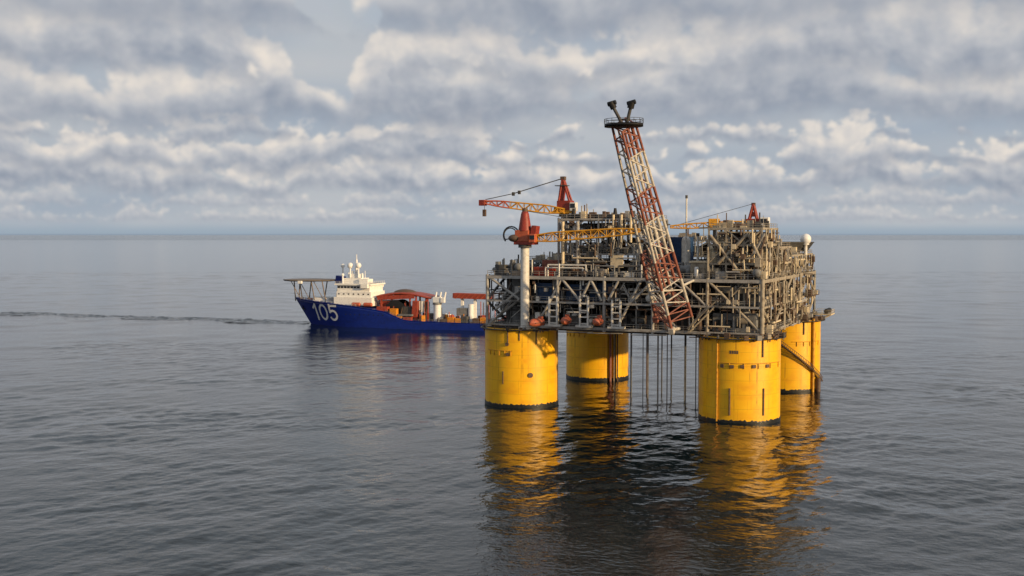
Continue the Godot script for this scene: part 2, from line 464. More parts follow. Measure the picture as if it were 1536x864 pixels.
func column(at: Vector3, label: String, seed_: int) -> MeshInstance3D:
	var j := Join.new()
	var rings := []
	for p in [[9.9, -8.0], [10.0, -7.5], [10.0, 0.0], [10.0, 7.0], [10.0, 14.0], [10.0, 20.3], [10.0, 20.55], [10.18, 20.6], [10.18, 21.0], [10.0, 21.05], [0.01, 21.06]]:
		var rg := []
		for i in 81:                       # the wrap starts and ends at the back
			var an := deg_to_rad(-65.0 - 360.0 * i / 80.0)
			rg.append(Vector3(cos(an) * p[0], p[1], sin(an) * p[0]))
		rings.append(rg)
	j.skin(rings, false)
	for i in j.v.size():
		j.uv[i] = Vector2((i % 81) / 80.0 + seed_ * 0.173, 1.0 - j.v[i].y / 21.1)
	var c := part(hull, "column", j.mesh(), M.column, Transform3D(Basis(), at))
	c.set_meta("label", label)
	# tide band of dark growth with a ragged upper edge
	var n := FastNoiseLite.new(); n.seed = seed_; n.frequency = 0.5; n.fractal_octaves = 3
	var b := Join.new()
	var low := []
	var mid := []
	var edge := []
	var lip := []
	for i in 240:
		var a := TAU * i / 240
		var d := Vector3(cos(a), 0, -sin(a))
		var up := 0.95 + 0.45 * n.get_noise_2d(cos(a) * 22.0, sin(a) * 22.0)
		low.append(d * 10.07 + Vector3(0, -3.0, 0)); mid.append(d * 10.10 + Vector3(0, up - 0.25, 0)); edge.append(d * 10.05 + Vector3(0, up, 0)); lip.append(d * 9.98 + Vector3(0, up + 0.02, 0))
	b.skin([low, mid, edge, lip])
	part(c, "tide_band", b.mesh(), M.boot)
	# walkway and rail round the head of the column
	var wk := Join.new()
	var inner := []
	var outer := []
	var under := []
	var back := []
	for i in 48:
		var a := TAU * i / 48
		var d := Vector3(cos(a), 0, -sin(a))
		back.append(d * 10.22 + Vector3(0, 20.72, 0)); under.append(d * 11.3 + Vector3(0, 20.72, 0)); outer.append(d * 11.3 + Vector3(0, 20.9, 0)); inner.append(d * 10.22 + Vector3(0, 20.9, 0))
	wk.skin([back, under, outer, inner])
	part(c, "walkway", wk.mesh(), M.dark)
	tube(c, "dark_gap_fill", Vector3(0, 21.0, 0), Vector3(0, 21.7, 0), 9.3, M.black)  # black drum added to stand in for the dark gap under the deck
	var rng := RandomNumberGenerator.new(); rng.seed = 500 + seed_
	for i in 34:
		var g := rng.randf_range(-35.0, 165.0)
		var rr := rng.randf_range(9.6, 11.0)
		var m: Material = [M.brown, M.dark, M.tan, M.grey, M.brown][rng.randi() % 5]
		if i % 3 == 0:
			box(c, "hang_off_box", on_skin(g, 21.0 + rng.randf() * 0.6, rr), Vector3.ONE * rng.randf_range(0.5, 1.3), m, Vector3(0, 90 - g, 0), "cabin")
		else:
			tube(c, "hang_off_pipe", on_skin(g, rng.randf_range(20.0, 21.2), rr), on_skin(g + rng.randf_range(-9.0, 9.0), rng.randf_range(21.2, 22.2), rr), rng.randf_range(0.1, 0.24), m)
	var rl := Join.new()
	for i in 24:
		rl.rail([outer[i * 2], outer[(i * 2 + 2) % 48]], 3.0)
	part(c, "handrail", rl.mesh(), M.brown)
	return c

# an upright strip on the skin of a column: bearing in degrees from the platform's x axis, towards the viewer positive
func on_skin(deg: float, y: float, r := 10.0) -> Vector3:
	return Vector3(cos(deg_to_rad(deg)) * r, y, sin(deg_to_rad(deg)) * r)

func build_platform():
	hull = thing("oil_platform", "large floating oil platform with crowded steel decks on four yellow columns", "oil platform", Vector3.ZERO)
	var a := column(Vector3(0, 0, 0), "yellow column at the front left below the white crane post", 1)
	var c := column(Vector3(SPAN, 0, 0), "yellow column at the front right, nearest to the viewer", 2)
	var b := column(Vector3(0, 0, -DEEP), "yellow rear column half shaded beneath the lifeboats", 3)
	var d := column(Vector3(SPAN, 0, -DEEP), "yellow rear right column with a rusty stairway down its side", 4)
	# details on the skins
	tube(c, "pipe", on_skin(108.6, 0.5, 10.25), on_skin(108.6, 20.6, 10.25), 0.22, M.crane_yellow)
	for g in [[90, 2.2, 8.8], [42, 2.2, 8.8], [44, 16.4, 20.6]]:
		tube(c, "fender_rod", on_skin(g[0], g[1], 10.1), on_skin(g[0], g[2], 10.1), 0.22, M.brown)
	for g in [[87, 17.2], [69, 18.0], [43, 17.0], [-6, 17.6]]:
		tube(a, "stub_pipe", on_skin(g[0], g[1], 10.1), on_skin(g[0], 20.6, 10.1), 0.16, M.brown)
	tube(a, "fender_rod", on_skin(95, 6.3, 10.1), on_skin(95, 9.7, 10.1), 0.15, M.brown)
	tube(a, "fairlead", on_skin(52, 8.8, 9.9), on_skin(52, 8.8, 10.35), 0.65, M.brown)
	for g in [[87, 14.3], [88, 17.0]]:
		tube(a, "fairlead", on_skin(g[0], g[1], 9.9), on_skin(g[0], g[1], 10.3), 0.5, M.brown)
	for col in [[a, 80, 129, 15.2], [c, 5, 106, 14.9], [b, 90, 150, 15.0], [d, 10, 70, 14.9]]:
		var belt := Join.new()
		for i in 20:
			var g0 := lerpf(col[1], col[2], i / 20.0)
			var g1 := lerpf(col[1], col[2], (i + 1) / 20.0)
			belt.bar(on_skin(g0, col[3], 10.08), on_skin(g1, col[3], 10.08), 0.09, 4)
			if i % 4 == 1:
				belt.bar(on_skin(g0, col[3], 10.1), on_skin(g0, col[3] - 1.3, 10.1), 0.13, 4)
		part(col[0], "belt_rail", belt.mesh(), M.crane_yellow)
	for g in [[101, 14.2], [87, 14.1], [73, 14.2], [57, 14.2], [36, 14.2]]:
		box(c, "bracket", on_skin(g[0], g[1], 10.15), Vector3(0.9, 0.8, 0.3), M.brown, Vector3(0, 90 - g[0], 0))
	# stencilled mark high on the nearest column: short dark bars
	for i in 4:
		var gg := 89.5 - i * 3.2
		box(c, "stencil_mark", on_skin(gg, 17.6, 10.02), Vector3(0.42, 0.8, 0.05), M.brown, Vector3(0, 90 - gg, 0))
	# two heavy pipes down the rear left column
	for g in [[47, 0.38, "band_red"], [39.5, 0.32, "cream"], [33, 0.22, "brown"]]:
		tube(b, "caisson_pipe", on_skin(g[0], -3.0, 10.6), on_skin(g[0], 21.6, 10.6), g[1], M[g[2]])
	# stair winding down the right rear column
	for i in 30:
		var g := 88.0 - i * 2.7
		var y := 14.6 - i * 0.40
		box(d, "stair_tread", on_skin(g, y, 10.75), Vector3(0.8, 0.14, 1.3), M.brown, Vector3(0, 90 - g, 0))
	var sr := Join.new()
	var sr2 := Join.new()
	for i in 29:
		var g := 88.0 - i * 2.7
		var y := 14.6 - i * 0.40
		sr2.bar(on_skin(g, y, 10.15), on_skin(g - 2.7, y - 0.40, 10.15), 0.13, 5)
		sr.bar(on_skin(g, y, 11.4), on_skin(g - 2.7, y - 0.40, 11.4), 0.13, 5)
		sr.bar(on_skin(g, y + 1.1, 11.4), on_skin(g - 2.7, y + 0.70, 11.4), 0.08, 4)
		sr.bar(on_skin(g, y + 1.1, 11.4), on_skin(g, y, 11.4), 0.07, 4)
	part(d, "stair_stringer", sr.mesh(), M.brown)
	part(d, "stair_stringer", sr2.mesh(), M.brown)
	tube(d, "pipe", on_skin(31, -2.0, 10.5), on_skin(31, 21.6, 10.5), 0.4, M.crane_yellow)
	tube(d, "stub_pipe", on_skin(49, 17.0, 10.1), on_skin(49, 20.6, 10.1), 0.22, M.brown)
	tube(d, "ring_fender", on_skin(20, -1.0, 10.9), on_skin(20, 4.0, 10.9), 0.7, M.brown)
	# legs from the columns through the decks
	for p in [Vector3(0, 0, 0), Vector3(SPAN, 0, 0), Vector3(0, 0, -DEEP), Vector3(SPAN, 0, -DEEP)]:
		tube(hull, "deck_leg", p + Vector3(0, 20.9, 0), p + Vector3(0, TOP - 0.6, 0), 2.6, M.grey)
	# deck plates
	var low_deck := plate("lower_deck", LO, 0.45, 0.3)
	var mid_deck := plate("middle_deck", MID, 0.35, 1.2)
	var main_deck := plate("main_deck", TOP, 0.4, 0.3)
	# chords round the four sides at the three levels
	for lv in [[LO - 0.25, 0.7], [MID - 0.3, 0.5], [TOP - 0.35, 0.8]]:
		var y: float = lv[0]
		var s: float = lv[1]
		beam(hull, "chord", Vector3(L, y, F), Vector3(R, y, F), 0.8, s, M.steel)
		beam(hull, "chord", Vector3(R, y, F - 0.4), Vector3(R, y, K + 0.4), 0.8, s, M.tan)
		beam(hull, "chord", Vector3(L, y, F - 0.4), Vector3(L, y, K + 0.4), 0.8, s, M.grey)
		beam(hull, "chord", Vector3(L, y, K), Vector3(R, y, K), 0.8, s, M.grey)
	# posts
	for x in [L, 13.5, 26.5, 39.5, 53.5, R]:
		tube(hull, "post", Vector3(x, LO - 1.0, F), Vector3(x, TOP + 0.3, F), 0.42 if x != R else 0.55, M.steel if x < 50 else M.tan)
		tube(hull, "post", Vector3(x, LO - 1.0, K), Vector3(x, TOP + 0.3, K), 0.42, M.grey)
	for z in [-8.0, -20.0, -32.0, -44.0, -56.0]:
		tube(hull, "post", Vector3(R, LO - 1.0, z), Vector3(R, TOP + 0.3, z), 0.38, M.tan)
		tube(hull, "post", Vector3(L, LO - 1.0, z), Vector3(L, TOP + 0.3, z), 0.38, M.grey)
	# bracing of the front
	var fb := [
		[[-7, 35], [2.6, 28.8]], [[2.6, 28.8], [-6, 22.4]], [[-4.4, 26.0], [2.8, 31.4]],
		[[14.6, 34.4], [10.0, 26.0]], [[10.0, 26.0], [7.4, 22.4]], [[20.0, 29.0], [22.8, 34.4]], [[22.8, 34.4], [25.8, 29.0]], [[27.6, 29.0], [30.4, 34.4]], [[14.8, 34.4], [19.6, 29.0]],
		[[36.4, 34.4], [30.2, 22.6]], [[39.5, 34.4], [33.6, 28.6]], [[40.0, 28.2], [46.0, 22.5]],
		[[53.7, 34.6], [66.4, 22.6]], [[53.6, 28.2], [48.6, 22.5]], [[46.5, 34.4], [53.0, 28.6]],
	]
	for e in fb:
		tube(hull, "brace", Vector3(e[0][0], e[0][1], F), Vector3(e[1][0], e[1][1], F), 0.34, M.steel if e[0][0] < 50 else M.tan)
	# bracing of the other sides
	for i in 6:
		var z0 := 7.0 - i * 12.2
		var z1 := z0 - 12.2
		for lv in [[LO, MID], [MID, TOP]]:
			var flip := (i + (1 if lv[0] == LO else 0)) % 2 == 0
			tube(hull, "brace", Vector3(R, lv[0] if flip else lv[1] - 0.5, z0), Vector3(R, lv[1] - 0.5 if flip else lv[0], z1), 0.36, M.tan)
			tube(hull, "brace", Vector3(L, lv[0] if flip else lv[1] - 0.5, z0), Vector3(L, lv[1] - 0.5 if flip else lv[0], z1), 0.36, M.grey)
	for i in 6:
		var x0 := L + i * 12.33
		tube(hull, "brace", Vector3(x0, LO, K), Vector3(x0 + 12.33, TOP - 0.5, K), 0.4, M.grey)
	# deck edge rails
	var rl := Join.new()
	for y in [LO, MID, TOP + 0.2]:
		rl.rail([Vector3(L, y, F - 0.1), Vector3(R, y, F - 0.1), Vector3(R - 0.1, y, K), Vector3(L, y, K), Vector3(L + 0.1, y, F)])
	part(hull, "handrail", rl.mesh(), M.steel)
	# girders under the lower deck and cross beams
	for i in 6:
		beam(hull, "girder", Vector3(L + 1.0, LO - 0.9, 4.0 - i * 13.4), Vector3(R - 1.0, LO - 0.9, 4.0 - i * 13.4), 0.6, 0.9, M.plate)
	# risers hanging below the well bay
	var rng := RandomNumberGenerator.new(); rng.seed = 8
	var spots := []
	for i in 7:
		for k in 3:
			spots.append(Vector3(23.0 + i * 3.9 + k * 1.6 + rng.randf_range(-0.8, 0.8), 0, -12.0 - k * 9.0 + rng.randf_range(-1.5, 1.5)))
	for i in spots.size():
		var p: Vector3 = spots[i]
		tube(hull, "riser", p + Vector3(0, -6, 0), p + Vector3(0, LO - 0.6, 0), rng.randf_range(0.10, 0.22), [M.dark, M.grey, M.brown, M.grey, M.steel][i % 5])
	inner_decks(rng, low_deck, mid_deck)
	outboard(rng)
	clutter(main_deck, Vector3(-6.4, TOP, -12.0), Vector3(3.0, TOP + 4.2, 6.0), rng, 40, 0)
	clutter(main_deck, Vector3(33.8, TOP, -8.0), Vector3(53.0, TOP + 4.0, 6.0), rng, 46, 0)
	clutter(main_deck, Vector3(9.0, TOP, 1.0), Vector3(40.0, TOP + 3.4, 6.2), rng, 30, 0)

func plate(called: String, y: float, thick: float, inset: float) -> MeshInstance3D:
	var j := Join.new()
	j.block(Vector3((L + R) / 2, y - thick / 2 - 0.02, (F + K) / 2), Vector3(R - L - inset * 2, thick, F - K - inset * 2))
	return part(hull, called, j.mesh(), M.plate)

# rooms, vessels, cabinets and pipe runs that fill the two covered decks
func inner_decks(rng: RandomNumberGenerator, low_deck: Node, mid_deck: Node):
	for lv in [[LO, MID - 0.4, low_deck], [MID, TOP - 0.5, mid_deck]]:
		var y0: float = lv[0]
		var y1: float = lv[1]
		var d: Node = lv[2]
		for r in [[3.0, 24.0, -12.0, -44.0], [27.0, 54.0, -10.0, -52.0], [-4.5, 2.0, 0.0, -20.0]]:
			box(d, "plant_room", Vector3((r[0] + r[1]) / 2, (y0 + y1) / 2, (r[2] + r[3]) / 2), Vector3(r[1] - r[0], y1 - y0 - 0.1, r[2] - r[3]), M.dark if r[0] < 10 else M.plate)
		clutter(d, Vector3(L + 2, y0, -5.0), Vector3(52.0, y1, 5.9), rng, 95, 0)
		clutter(d, Vector3(55.0, y0, -50.0), Vector3(65.9, y1, 5.6), rng, 105, 1)
		clutter(d, Vector3(L + 1.6, y0, -60.0), Vector3(2.0, y1, -8.0), rng, 34, 0)
		clutter(d, Vector3(4.0, y0, -64.0), Vector3(62.0, y1, -54.0), rng, 22, 0)
	# walled switch rooms near the right front corner, with dark openings
	for g in [[59.6, LO, 3.2, 10.6, 4.6, 3.0, "grey"], [58.4, MID, 2.4, 7.4, 4.6, 3.4, "tan"], [44.5, LO, 2.0, 7.0, 4.4, 3.0, "brown"]]:
		var d: Node = low_deck if g[1] == LO else mid_deck
		box(d, "switch_room", Vector3(g[0], g[1] + g[4] / 2, g[2]), Vector3(g[3], g[4], g[5]), M[g[6]])
		for i in 4:
			box(d, "louvre", Vector3(g[0] - g[3] * 0.36 + g[3] * 0.24 * i, g[1] + 2.0, g[2] + g[5] / 2 + 0.03), Vector3(g[3] * 0.15, 1.9, 0.1), M.black)

# pipework laid over a facade: a is the lower left corner, wide the way along, h the height, out the way outwards
func pipe_face(par: Node, a: Vector3, wide: Vector3, h: float, out: Vector3, count: int, rng: RandomNumberGenerator, mats: Array):
	for i in count:
		var m: Material = mats[rng.randi() % mats.size()]
		var r := rng.randf_range(0.09, 0.24)
		var p := a + wide * rng.randf() + out * rng.randf_range(0.0, 0.9) + Vector3(0, h * rng.randf(), 0)
		var up := Vector3(0, minf(rng.randf_range(1.5, 6.0), a.y + h - p.y + 0.8), 0)
		var k := rng.randf()
		if k < 0.42:
			tube(par, "pipe", p, p + up, r, m)
		elif k < 0.70:
			var q := p + wide.normalized() * minf(rng.randf_range(2.0, 7.0), maxf(0.6, (a + wide - p).dot(wide.normalized())))
			tube(par, "pipe", p, q, r, m)
		elif k < 0.85:
			tube(par, "pipe", p, p + up * 0.8 + wide.normalized() * rng.randf_range(-3.0, 3.0), r, m)
		else:
			var s := rng.randf_range(0.5, 1.4)
			box(par, "valve_box", p, Vector3(s, s * rng.randf_range(0.7, 1.6), s), m, Vector3.ZERO, "cabin")

# walkways, stairs, pipes and platforms hung outside the trusses
func outboard(rng: RandomNumberGenerator):
	for i in 26:
		var z := rng.randf_range(-60.0, 5.0)
		var y := rng.randf_range(LO - 0.5, TOP - 3.0)
		var x := R + rng.randf_range(0.7, 1.8)
		var m: Material = [M.tan, M.cream, M.brown, M.steel][rng.randi() % 4]
		if i % 3 == 0:
			var h := rng.randf_range(3.0, 9.0)
			tube(hull, "side_standpipe", Vector3(x, y, z), Vector3(x, y + h, z), rng.randf_range(0.12, 0.3), m)
			beam(hull, "pipe_clamp", Vector3(R + 0.2, y + h * 0.6, z), Vector3(x, y + h * 0.6, z), 0.2, 0.2, m)
		elif i % 3 == 1:
			var l := rng.randf_range(4.0, 12.0)
			tube(hull, "side_pipe", Vector3(x, y, z), Vector3(x, y, maxf(z - l, -64.0)), rng.randf_range(0.12, 0.28), m)
			beam(hull, "pipe_clamp", Vector3(R + 0.2, y, z - 0.6), Vector3(x, y, z - 0.6), 0.2, 0.2, m)
		else:
			var lvl: float = [LO, MID, TOP][rng.randi() % 3]
			var s := rng.randf_range(2.0, 4.5)
			box(hull, "side_landing", Vector3(R + 1.5, lvl - 0.15, z), Vector3(2.2, 0.2, s), M.brown)
			var rl := Join.new()
			rl.rail([Vector3(R + 0.5, lvl, z + s / 2), Vector3(R + 2.6, lvl, z + s / 2), Vector3(R + 2.6, lvl, z - s / 2), Vector3(R + 0.5, lvl, z - s / 2)])
			part(hull, "handrail", rl.mesh(), M.tan)
			if rng.randf() < 0.6:
				var hh := rng.randf_range(1.0, 2.2)
				box(hull, "side_locker", Vector3(R + 1.5, lvl + hh / 2 - 0.05, z), Vector3(1.4, hh, s * 0.5), m, Vector3.ZERO, "cabin")
	pipe_face(hull, Vector3(R + 0.3, LO - 0.5, 6.0), Vector3(0, 0, -68), TOP - LO - 1.0, Vector3(1, 0, 0), 110, rng, [M.tan, M.cream, M.brown, M.tan, M.steel])
	pipe_face(hull, Vector3(49.0, LO, F - 0.6), Vector3(17.0, 0, 0), TOP - LO - 1.5, Vector3(0, 0, 1), 46, rng, [M.tan, M.cream, M.brown, M.tan])
	pipe_face(hull, Vector3(L + 0.5, LO, F - 1.4), Vector3(46.0, 0, 0), TOP - LO - 1.5, Vector3(0, 0, 1), 90, rng, [M.grey, M.steel, M.dark, M.brown, M.white])
	pipe_face(hull, Vector3(L - 0.5, LO, 4.0), Vector3(0, 0, -30.0), TOP - LO + 1.5, Vector3(-1, 0, 0), 70, rng, [M.grey, M.dark, M.dark, M.steel])
	# pipes and hangers just under the lower deck edge
	for i in 12:
		var x := rng.randf_range(-4.0, 60.0)
		tube(hull, "edge_pipe", Vector3(x, LO - 1.2 - rng.randf() * 0.3, F + 0.5), Vector3(x + rng.randf_range(4.0, 10.0), LO - 1.2, F + 0.5), 0.14, [M.brown, M.grey, M.tan][i % 3])
	for i in 7:
		tube(hull, "hanger", Vector3(53.0 + i * 2.0, LO - 0.6, F + 0.6), Vector3(52.0 + i * 2.1 + rng.randf(), LO - 1.7, F + 2.2), 0.2, M.brown)
	# stair flights climbing the front between the decks
	for g in [[49.4, LO, 1.0, MID], [47.0, MID, -1.0, TOP], [-5.4, LO, 1.0, MID]]:
		var st := Join.new()
		for k in 20:
			var s := (k + 0.5) / 20.0
			st.block(Vector3(g[0] + g[2] * 6.5 * s, lerpf(g[1], g[3], s), F + 1.3), Vector3(0.34, 0.08, 1.1))
		for zz in [0.75, 1.85]:
			st.bar(Vector3(g[0], g[1], F + zz), Vector3(g[0] + g[2] * 6.5, g[3], F + zz), 0.13, 5)
			st.bar(Vector3(g[0], g[1] + 1.1, F + zz), Vector3(g[0] + g[2] * 6.5, g[3] + 1.1, F + zz), 0.06, 4)
		part(hull, "stair_flight", st.mesh(), M.tan if g[0] > 20 else M.grey)
		box(hull, "stair_landing", Vector3(g[0] + g[2] * 7.4, g[3] - 0.1, F + 1.3), Vector3(2.0, 0.16, 1.5), M.plate)

# process plant inside a volume: standing and lying vessels, cabinets, pipe runs
func clutter(par: Node, lo: Vector3, hi: Vector3, rng: RandomNumberGenerator, count: int, tone := 0):
	var mats := [[M.grey, M.dark, M.steel, M.grey, M.brown, M.plate, M.dark, M.white], [M.tan, M.brown, M.cream, M.steel, M.dark, M.tan, M.brown, M.grey]][tone] as Array
	var tall := hi.y - lo.y
	for i in count:
		var p := Vector3(rng.randf_range(lo.x, hi.x), lo.y, rng.randf_range(lo.z, hi.z))
		var m: Material = mats[rng.randi() % mats.size()]
		var kind := rng.randf()
		if kind < 0.26:
			var s := Vector3(rng.randf_range(1.0, 3.2), rng.randf_range(1.2, tall * 0.62), rng.randf_range(0.9, 2.2))
			box(par, "cabinet", p + Vector3(0, s.y / 2, 0), s, m, Vector3.ZERO, "cabin")
		elif kind < 0.40:
			var r := rng.randf_range(0.5, 1.1)
			var len_ := rng.randf_range(2.5, 5.0)
			var y := rng.randf_range(r + 0.2, maxf(r + 0.3, tall * 0.6))
			var dx := Vector3(len_ / 2, 0, 0) if rng.randf() < 0.6 else Vector3(0, 0, len_ / 2)
			tube(par, "vessel", p + Vector3(0, y, 0) - dx, p + Vector3(0, y, 0) + dx, r, m, "vessel")
			box(par, "saddle", p + Vector3(0, (y - r * 0.7) / 2, 0), Vector3(0.7, y - r * 0.7, 0.7), M.grey)
		elif kind < 0.52:
			var r := rng.randf_range(0.4, 0.9)
			var h := rng.randf_range(tall * 0.4, tall * 0.9)
			tube(par, "upright_vessel", p, p + Vector3(0, h, 0), r, m, "vessel")
		elif kind < 0.78:
			var y := rng.randf_range(tall * 0.35, tall * 0.92)
			var len_ := rng.randf_range(4.0, 11.0)
			var wide := (hi.x - lo.x) > (hi.z - lo.z)
			var a := p + Vector3(0, y, 0)
			var b := a + (Vector3(len_, 0, 0) if wide else Vector3(0, 0, len_))
			b.x = clampf(b.x, lo.x, hi.x); b.z = clampf(b.z, lo.z, hi.z)
			if a.distance_to(b) < 1.5: continue
			var r := rng.randf_range(0.10, 0.26)
			tube(par, "pipe", a, b, r, m)
			tube(par, "pipe_drop", Vector3(b.x, lo.y, b.z), b, r, m)
			tube(par, "pipe_drop", Vector3(a.x, lo.y, a.z), a, r, m)
		else:
			tube(par, "stanchion", p, p + Vector3(0, tall, 0), rng.randf_range(0.12, 0.24), m)
# ------------------------------------------------------------------ modules on the main deck
# an open steel frame of several floors with plant on each
func frame_module(called: String, label: String, lo: Vector3, hi: Vector3, floors: Array, bays: int, deep: int, post_m: Material, tone: int, seed_: int, count: int, group := "process modules on the main deck") -> Node3D:
	var t := thing(called, label, "module", Vector3(lo.x, lo.y, hi.z), group)
	var rng := RandomNumberGenerator.new(); rng.seed = seed_
	var w := hi.x - lo.x
	var d := hi.z - lo.z
	var h := hi.y - lo.y
	for i in bays + 1:
		for k in deep + 1:
			if k > 0 and k < deep and i > 0 and i < bays: continue
			beam(t, "post", Vector3(w * i / bays, 0, -d * k / deep), Vector3(w * i / bays, h, -d * k / deep), 0.42, 0.42, post_m)
	var rl := Join.new()
	for f in floors:
		var y: float = f - lo.y
		box(t, "floor_plate", Vector3(w / 2, y - 0.16, -d / 2), Vector3(w - 0.5, 0.2, d - 0.5), M.plate)
		for z in [0.0, -d]:
			beam(t, "floor_beam", Vector3(-0.3, y - 0.15, z), Vector3(w + 0.3, y - 0.15, z), 0.36, 0.55, post_m)
		for x in [0.0, w]:
			beam(t, "floor_beam", Vector3(x, y - 0.15, -0.2), Vector3(x, y - 0.15, -d + 0.2), 0.36, 0.55, post_m)
		rl.rail([Vector3(0, y, 0.1), Vector3(w, y, 0.1), Vector3(w, y, -d), Vector3(0, y, -d), Vector3(0, y, 0.1)])
	part(t, "handrail", rl.mesh(), M.steel if tone == 0 else M.tan)
	var ys := [0.0]
	for f in floors: ys.append(f - lo.y)
	for i in ys.size() - 1:
		clutter(t, Vector3(0.8, ys[i], -d * 0.5), Vector3(w - 0.8, ys[i + 1] - 0.4, -0.4), rng, count, tone)
		clutter(t, Vector3(0.8, ys[i], -d + 0.8), Vector3(w - 0.4, ys[i + 1] - 0.4, -0.7), rng, count, tone)
		for q in 3:
			var ww := rng.randf_range(0.16, 0.30) * w
			var hh: float = (ys[i + 1] - ys[i]) * rng.randf_range(0.5, 0.85)
			box(t, "wall_panel", Vector3(w * (0.2 + 0.3 * q), ys[i] + hh / 2, -d * rng.randf_range(0.35, 0.7)), Vector3(ww, hh, 0.6), [M.dark, M.brown, M.grey, M.tan][rng.randi() % 4])
	for i in ys.size() - 1:
		for b in bays:
			if rng.randf() < 0.55:
				var x0 := w * b / bays
				var x1 := w * (b + 1) / bays
				var fl := rng.randf() < 0.5
				tube(t, "brace", Vector3(x0, ys[i] if fl else ys[i + 1] - 0.4, 0), Vector3(x1, ys[i + 1] - 0.4 if fl else ys[i], 0), 0.22, post_m)
		for b in deep:
			if rng.randf() < 0.6:
				var z0 := -d * b / deep
				var z1 := -d * (b + 1) / deep
				var fl := rng.randf() < 0.5
				tube(t, "brace", Vector3(w, ys[i] if fl else ys[i + 1] - 0.4, z0), Vector3(w, ys[i + 1] - 0.4 if fl else ys[i], z1), 0.22, post_m)
	var cols := [M.steel, M.grey, M.cream, M.dark, M.brown] if tone == 0 else [M.tan, M.cream, M.brown, M.tan, M.steel]
	pipe_face(t, Vector3(0, 0, 0.2), Vector3(w, 0, 0), h - 1.0, Vector3(0, 0, 1), roundi(w * h * 0.22), rng, cols)
	pipe_face(t, Vector3(w + 0.2, 0, 0), Vector3(0, 0, -d), h - 1.0, Vector3(1, 0, 0), roundi(d * h * 0.16), rng, cols)
	for i in 40:
		var p := Vector3(rng.randf_range(0.6, w - 0.6), h, -rng.randf_range(0.3, d * 0.6))
		var m: Material = [M.steel, M.cream, M.dark, M.tan, M.brown][rng.randi() % 5]
		if i % 3 == 0:
			tube(t, "vent_pipe", p, p + Vector3(0, rng.randf_range(0.8, 4.2), 0), rng.randf_range(0.08, 0.22), m)
		else:
			var s := Vector3(rng.randf_range(0.6, 2.0), rng.randf_range(0.5, 2.2), rng.randf_range(0.6, 1.6))
			box(t, "roof_unit", p + Vector3(0, s.y / 2, 0), s, m, Vector3.ZERO, "cabin")
	return t

func build_modules():
	# left process module behind the crane jib
	var a := frame_module("process_module", "tall open process module left of the red and white flare boom", Vector3(11.0, TOP, -24.0), Vector3(33.5, 50.2, 0.0), [41.0, 46.2, 50.2], 4, 3, M.steel, 0, 21, 22)
	box(a, "roof_cabin", Vector3(4.6, 15.9, -6.0), Vector3(6.5, 1.4, 5.0), M.dark, Vector3.ZERO, "cabin")
	box(a, "roof_cabin", Vector3(12.2, 15.8, -5.0), Vector3(5.5, 1.2, 5.0), M.dark, Vector3.ZERO, "cabin")
	box(a, "roof_cabin", Vector3(8.6, 15.8, -4.0), Vector3(1.4, 1.6, 1.4), M.white, Vector3.ZERO, "cabin")
	tube(a, "exhaust_stack", Vector3(3.2, 15.2, -2.5), Vector3(3.2, 18.0, -2.5), 0.8, M.black, "cone")
	tube(a, "exhaust_stack", Vector3(15.0, 15.2, -2.5), Vector3(15.0, 18.0, -2.5), 0.75, M.black, "cone")
	for x in [15.6, 17.8, 20.4]:
		tube(a, "standpipe", Vector3(x, 9.0, 0.6), Vector3(x, 16.2, 0.6), 0.35, M.cream)
	for x in [1.4, 5.6]:
		tube(a, "standpipe", Vector3(x, 0.2, 0.7), Vector3(x, 14.5, 0.7), 0.45, M.steel if x > 2 else M.cream)
	box(a, "panel", Vector3(16.6, 4.0, 0.5), Vector3(3.4, 3.2, 0.5), M.cream)
	box(a, "panel", Vector3(9.4, 4.4, 0.4), Vector3(2.6, 4.4, 0.4), M.dark)
	# right process module over the nearest column
	var b := frame_module("process_module", "tan braced process module above the nearest yellow column", Vector3(53.4, TOP, -12.5), Vector3(66.4, 47.6, 5.6), [39.0, 43.6, 47.6], 3, 3, M.tan, 1, 33, 26)
	for e in [[[0.4, 10.8], [8.4, 1.0]], [[2.5, 4.0], [9.8, 11.2]], [[9.8, 11.2], [12.8, 5.0]]]:
		tube(b, "brace", Vector3(e[0][0], e[0][1], 0.45), Vector3(e[1][0], e[1][1], 0.45), 0.42, M.tan)
	box(b, "roof_cabin", Vector3(5.0, 13.2, -5.0), Vector3(5.0, 1.0, 4.0), M.brown, Vector3.ZERO, "cabin")
	frame_module("process_module", "stepped tan module between the tall right module and the helideck", Vector3(54.6, TOP, -30.0), Vector3(66.6, 42.8, -13.4), [38.8, 42.8], 3, 3, M.tan, 1, 39, 24)
	# rear right module along the side
	var c := frame_module("process_module", "low tan module on the right side beneath the dark helideck", Vector3(55.4, TOP, -63.0), Vector3(66.6, 40.4, -31.0), [38.0, 40.4], 3, 5, M.tan, 1, 45, 22)
	for g in [[-6.0, 1.3], [-13.0, 1.2]]:
		tube(c, "fan_duct", Vector3(11.0, 3.1, g[0]), Vector3(12.3, 3.1, g[0]), g[1], M.cream)
		tube(c, "fan_hub", Vector3(12.2, 3.1, g[0]), Vector3(12.36, 3.1, g[0]), g[1] * 0.72, M.black)
	# middle module far behind, between the two
	frame_module("process_module", "grey middle module seen deep behind the flare boom", Vector3(22.0, TOP, -58.0), Vector3(50.0, 44.5, -34.0), [40.0, 44.5], 4, 2, M.grey, 0, 57, 16)
	frame_module("process_module", "low grey pipe rack behind the left crane", Vector3(-6.0, TOP, -52.0), Vector3(8.0, 38.6, -14.0), [38.6], 2, 4, M.grey, 0, 61, 30)
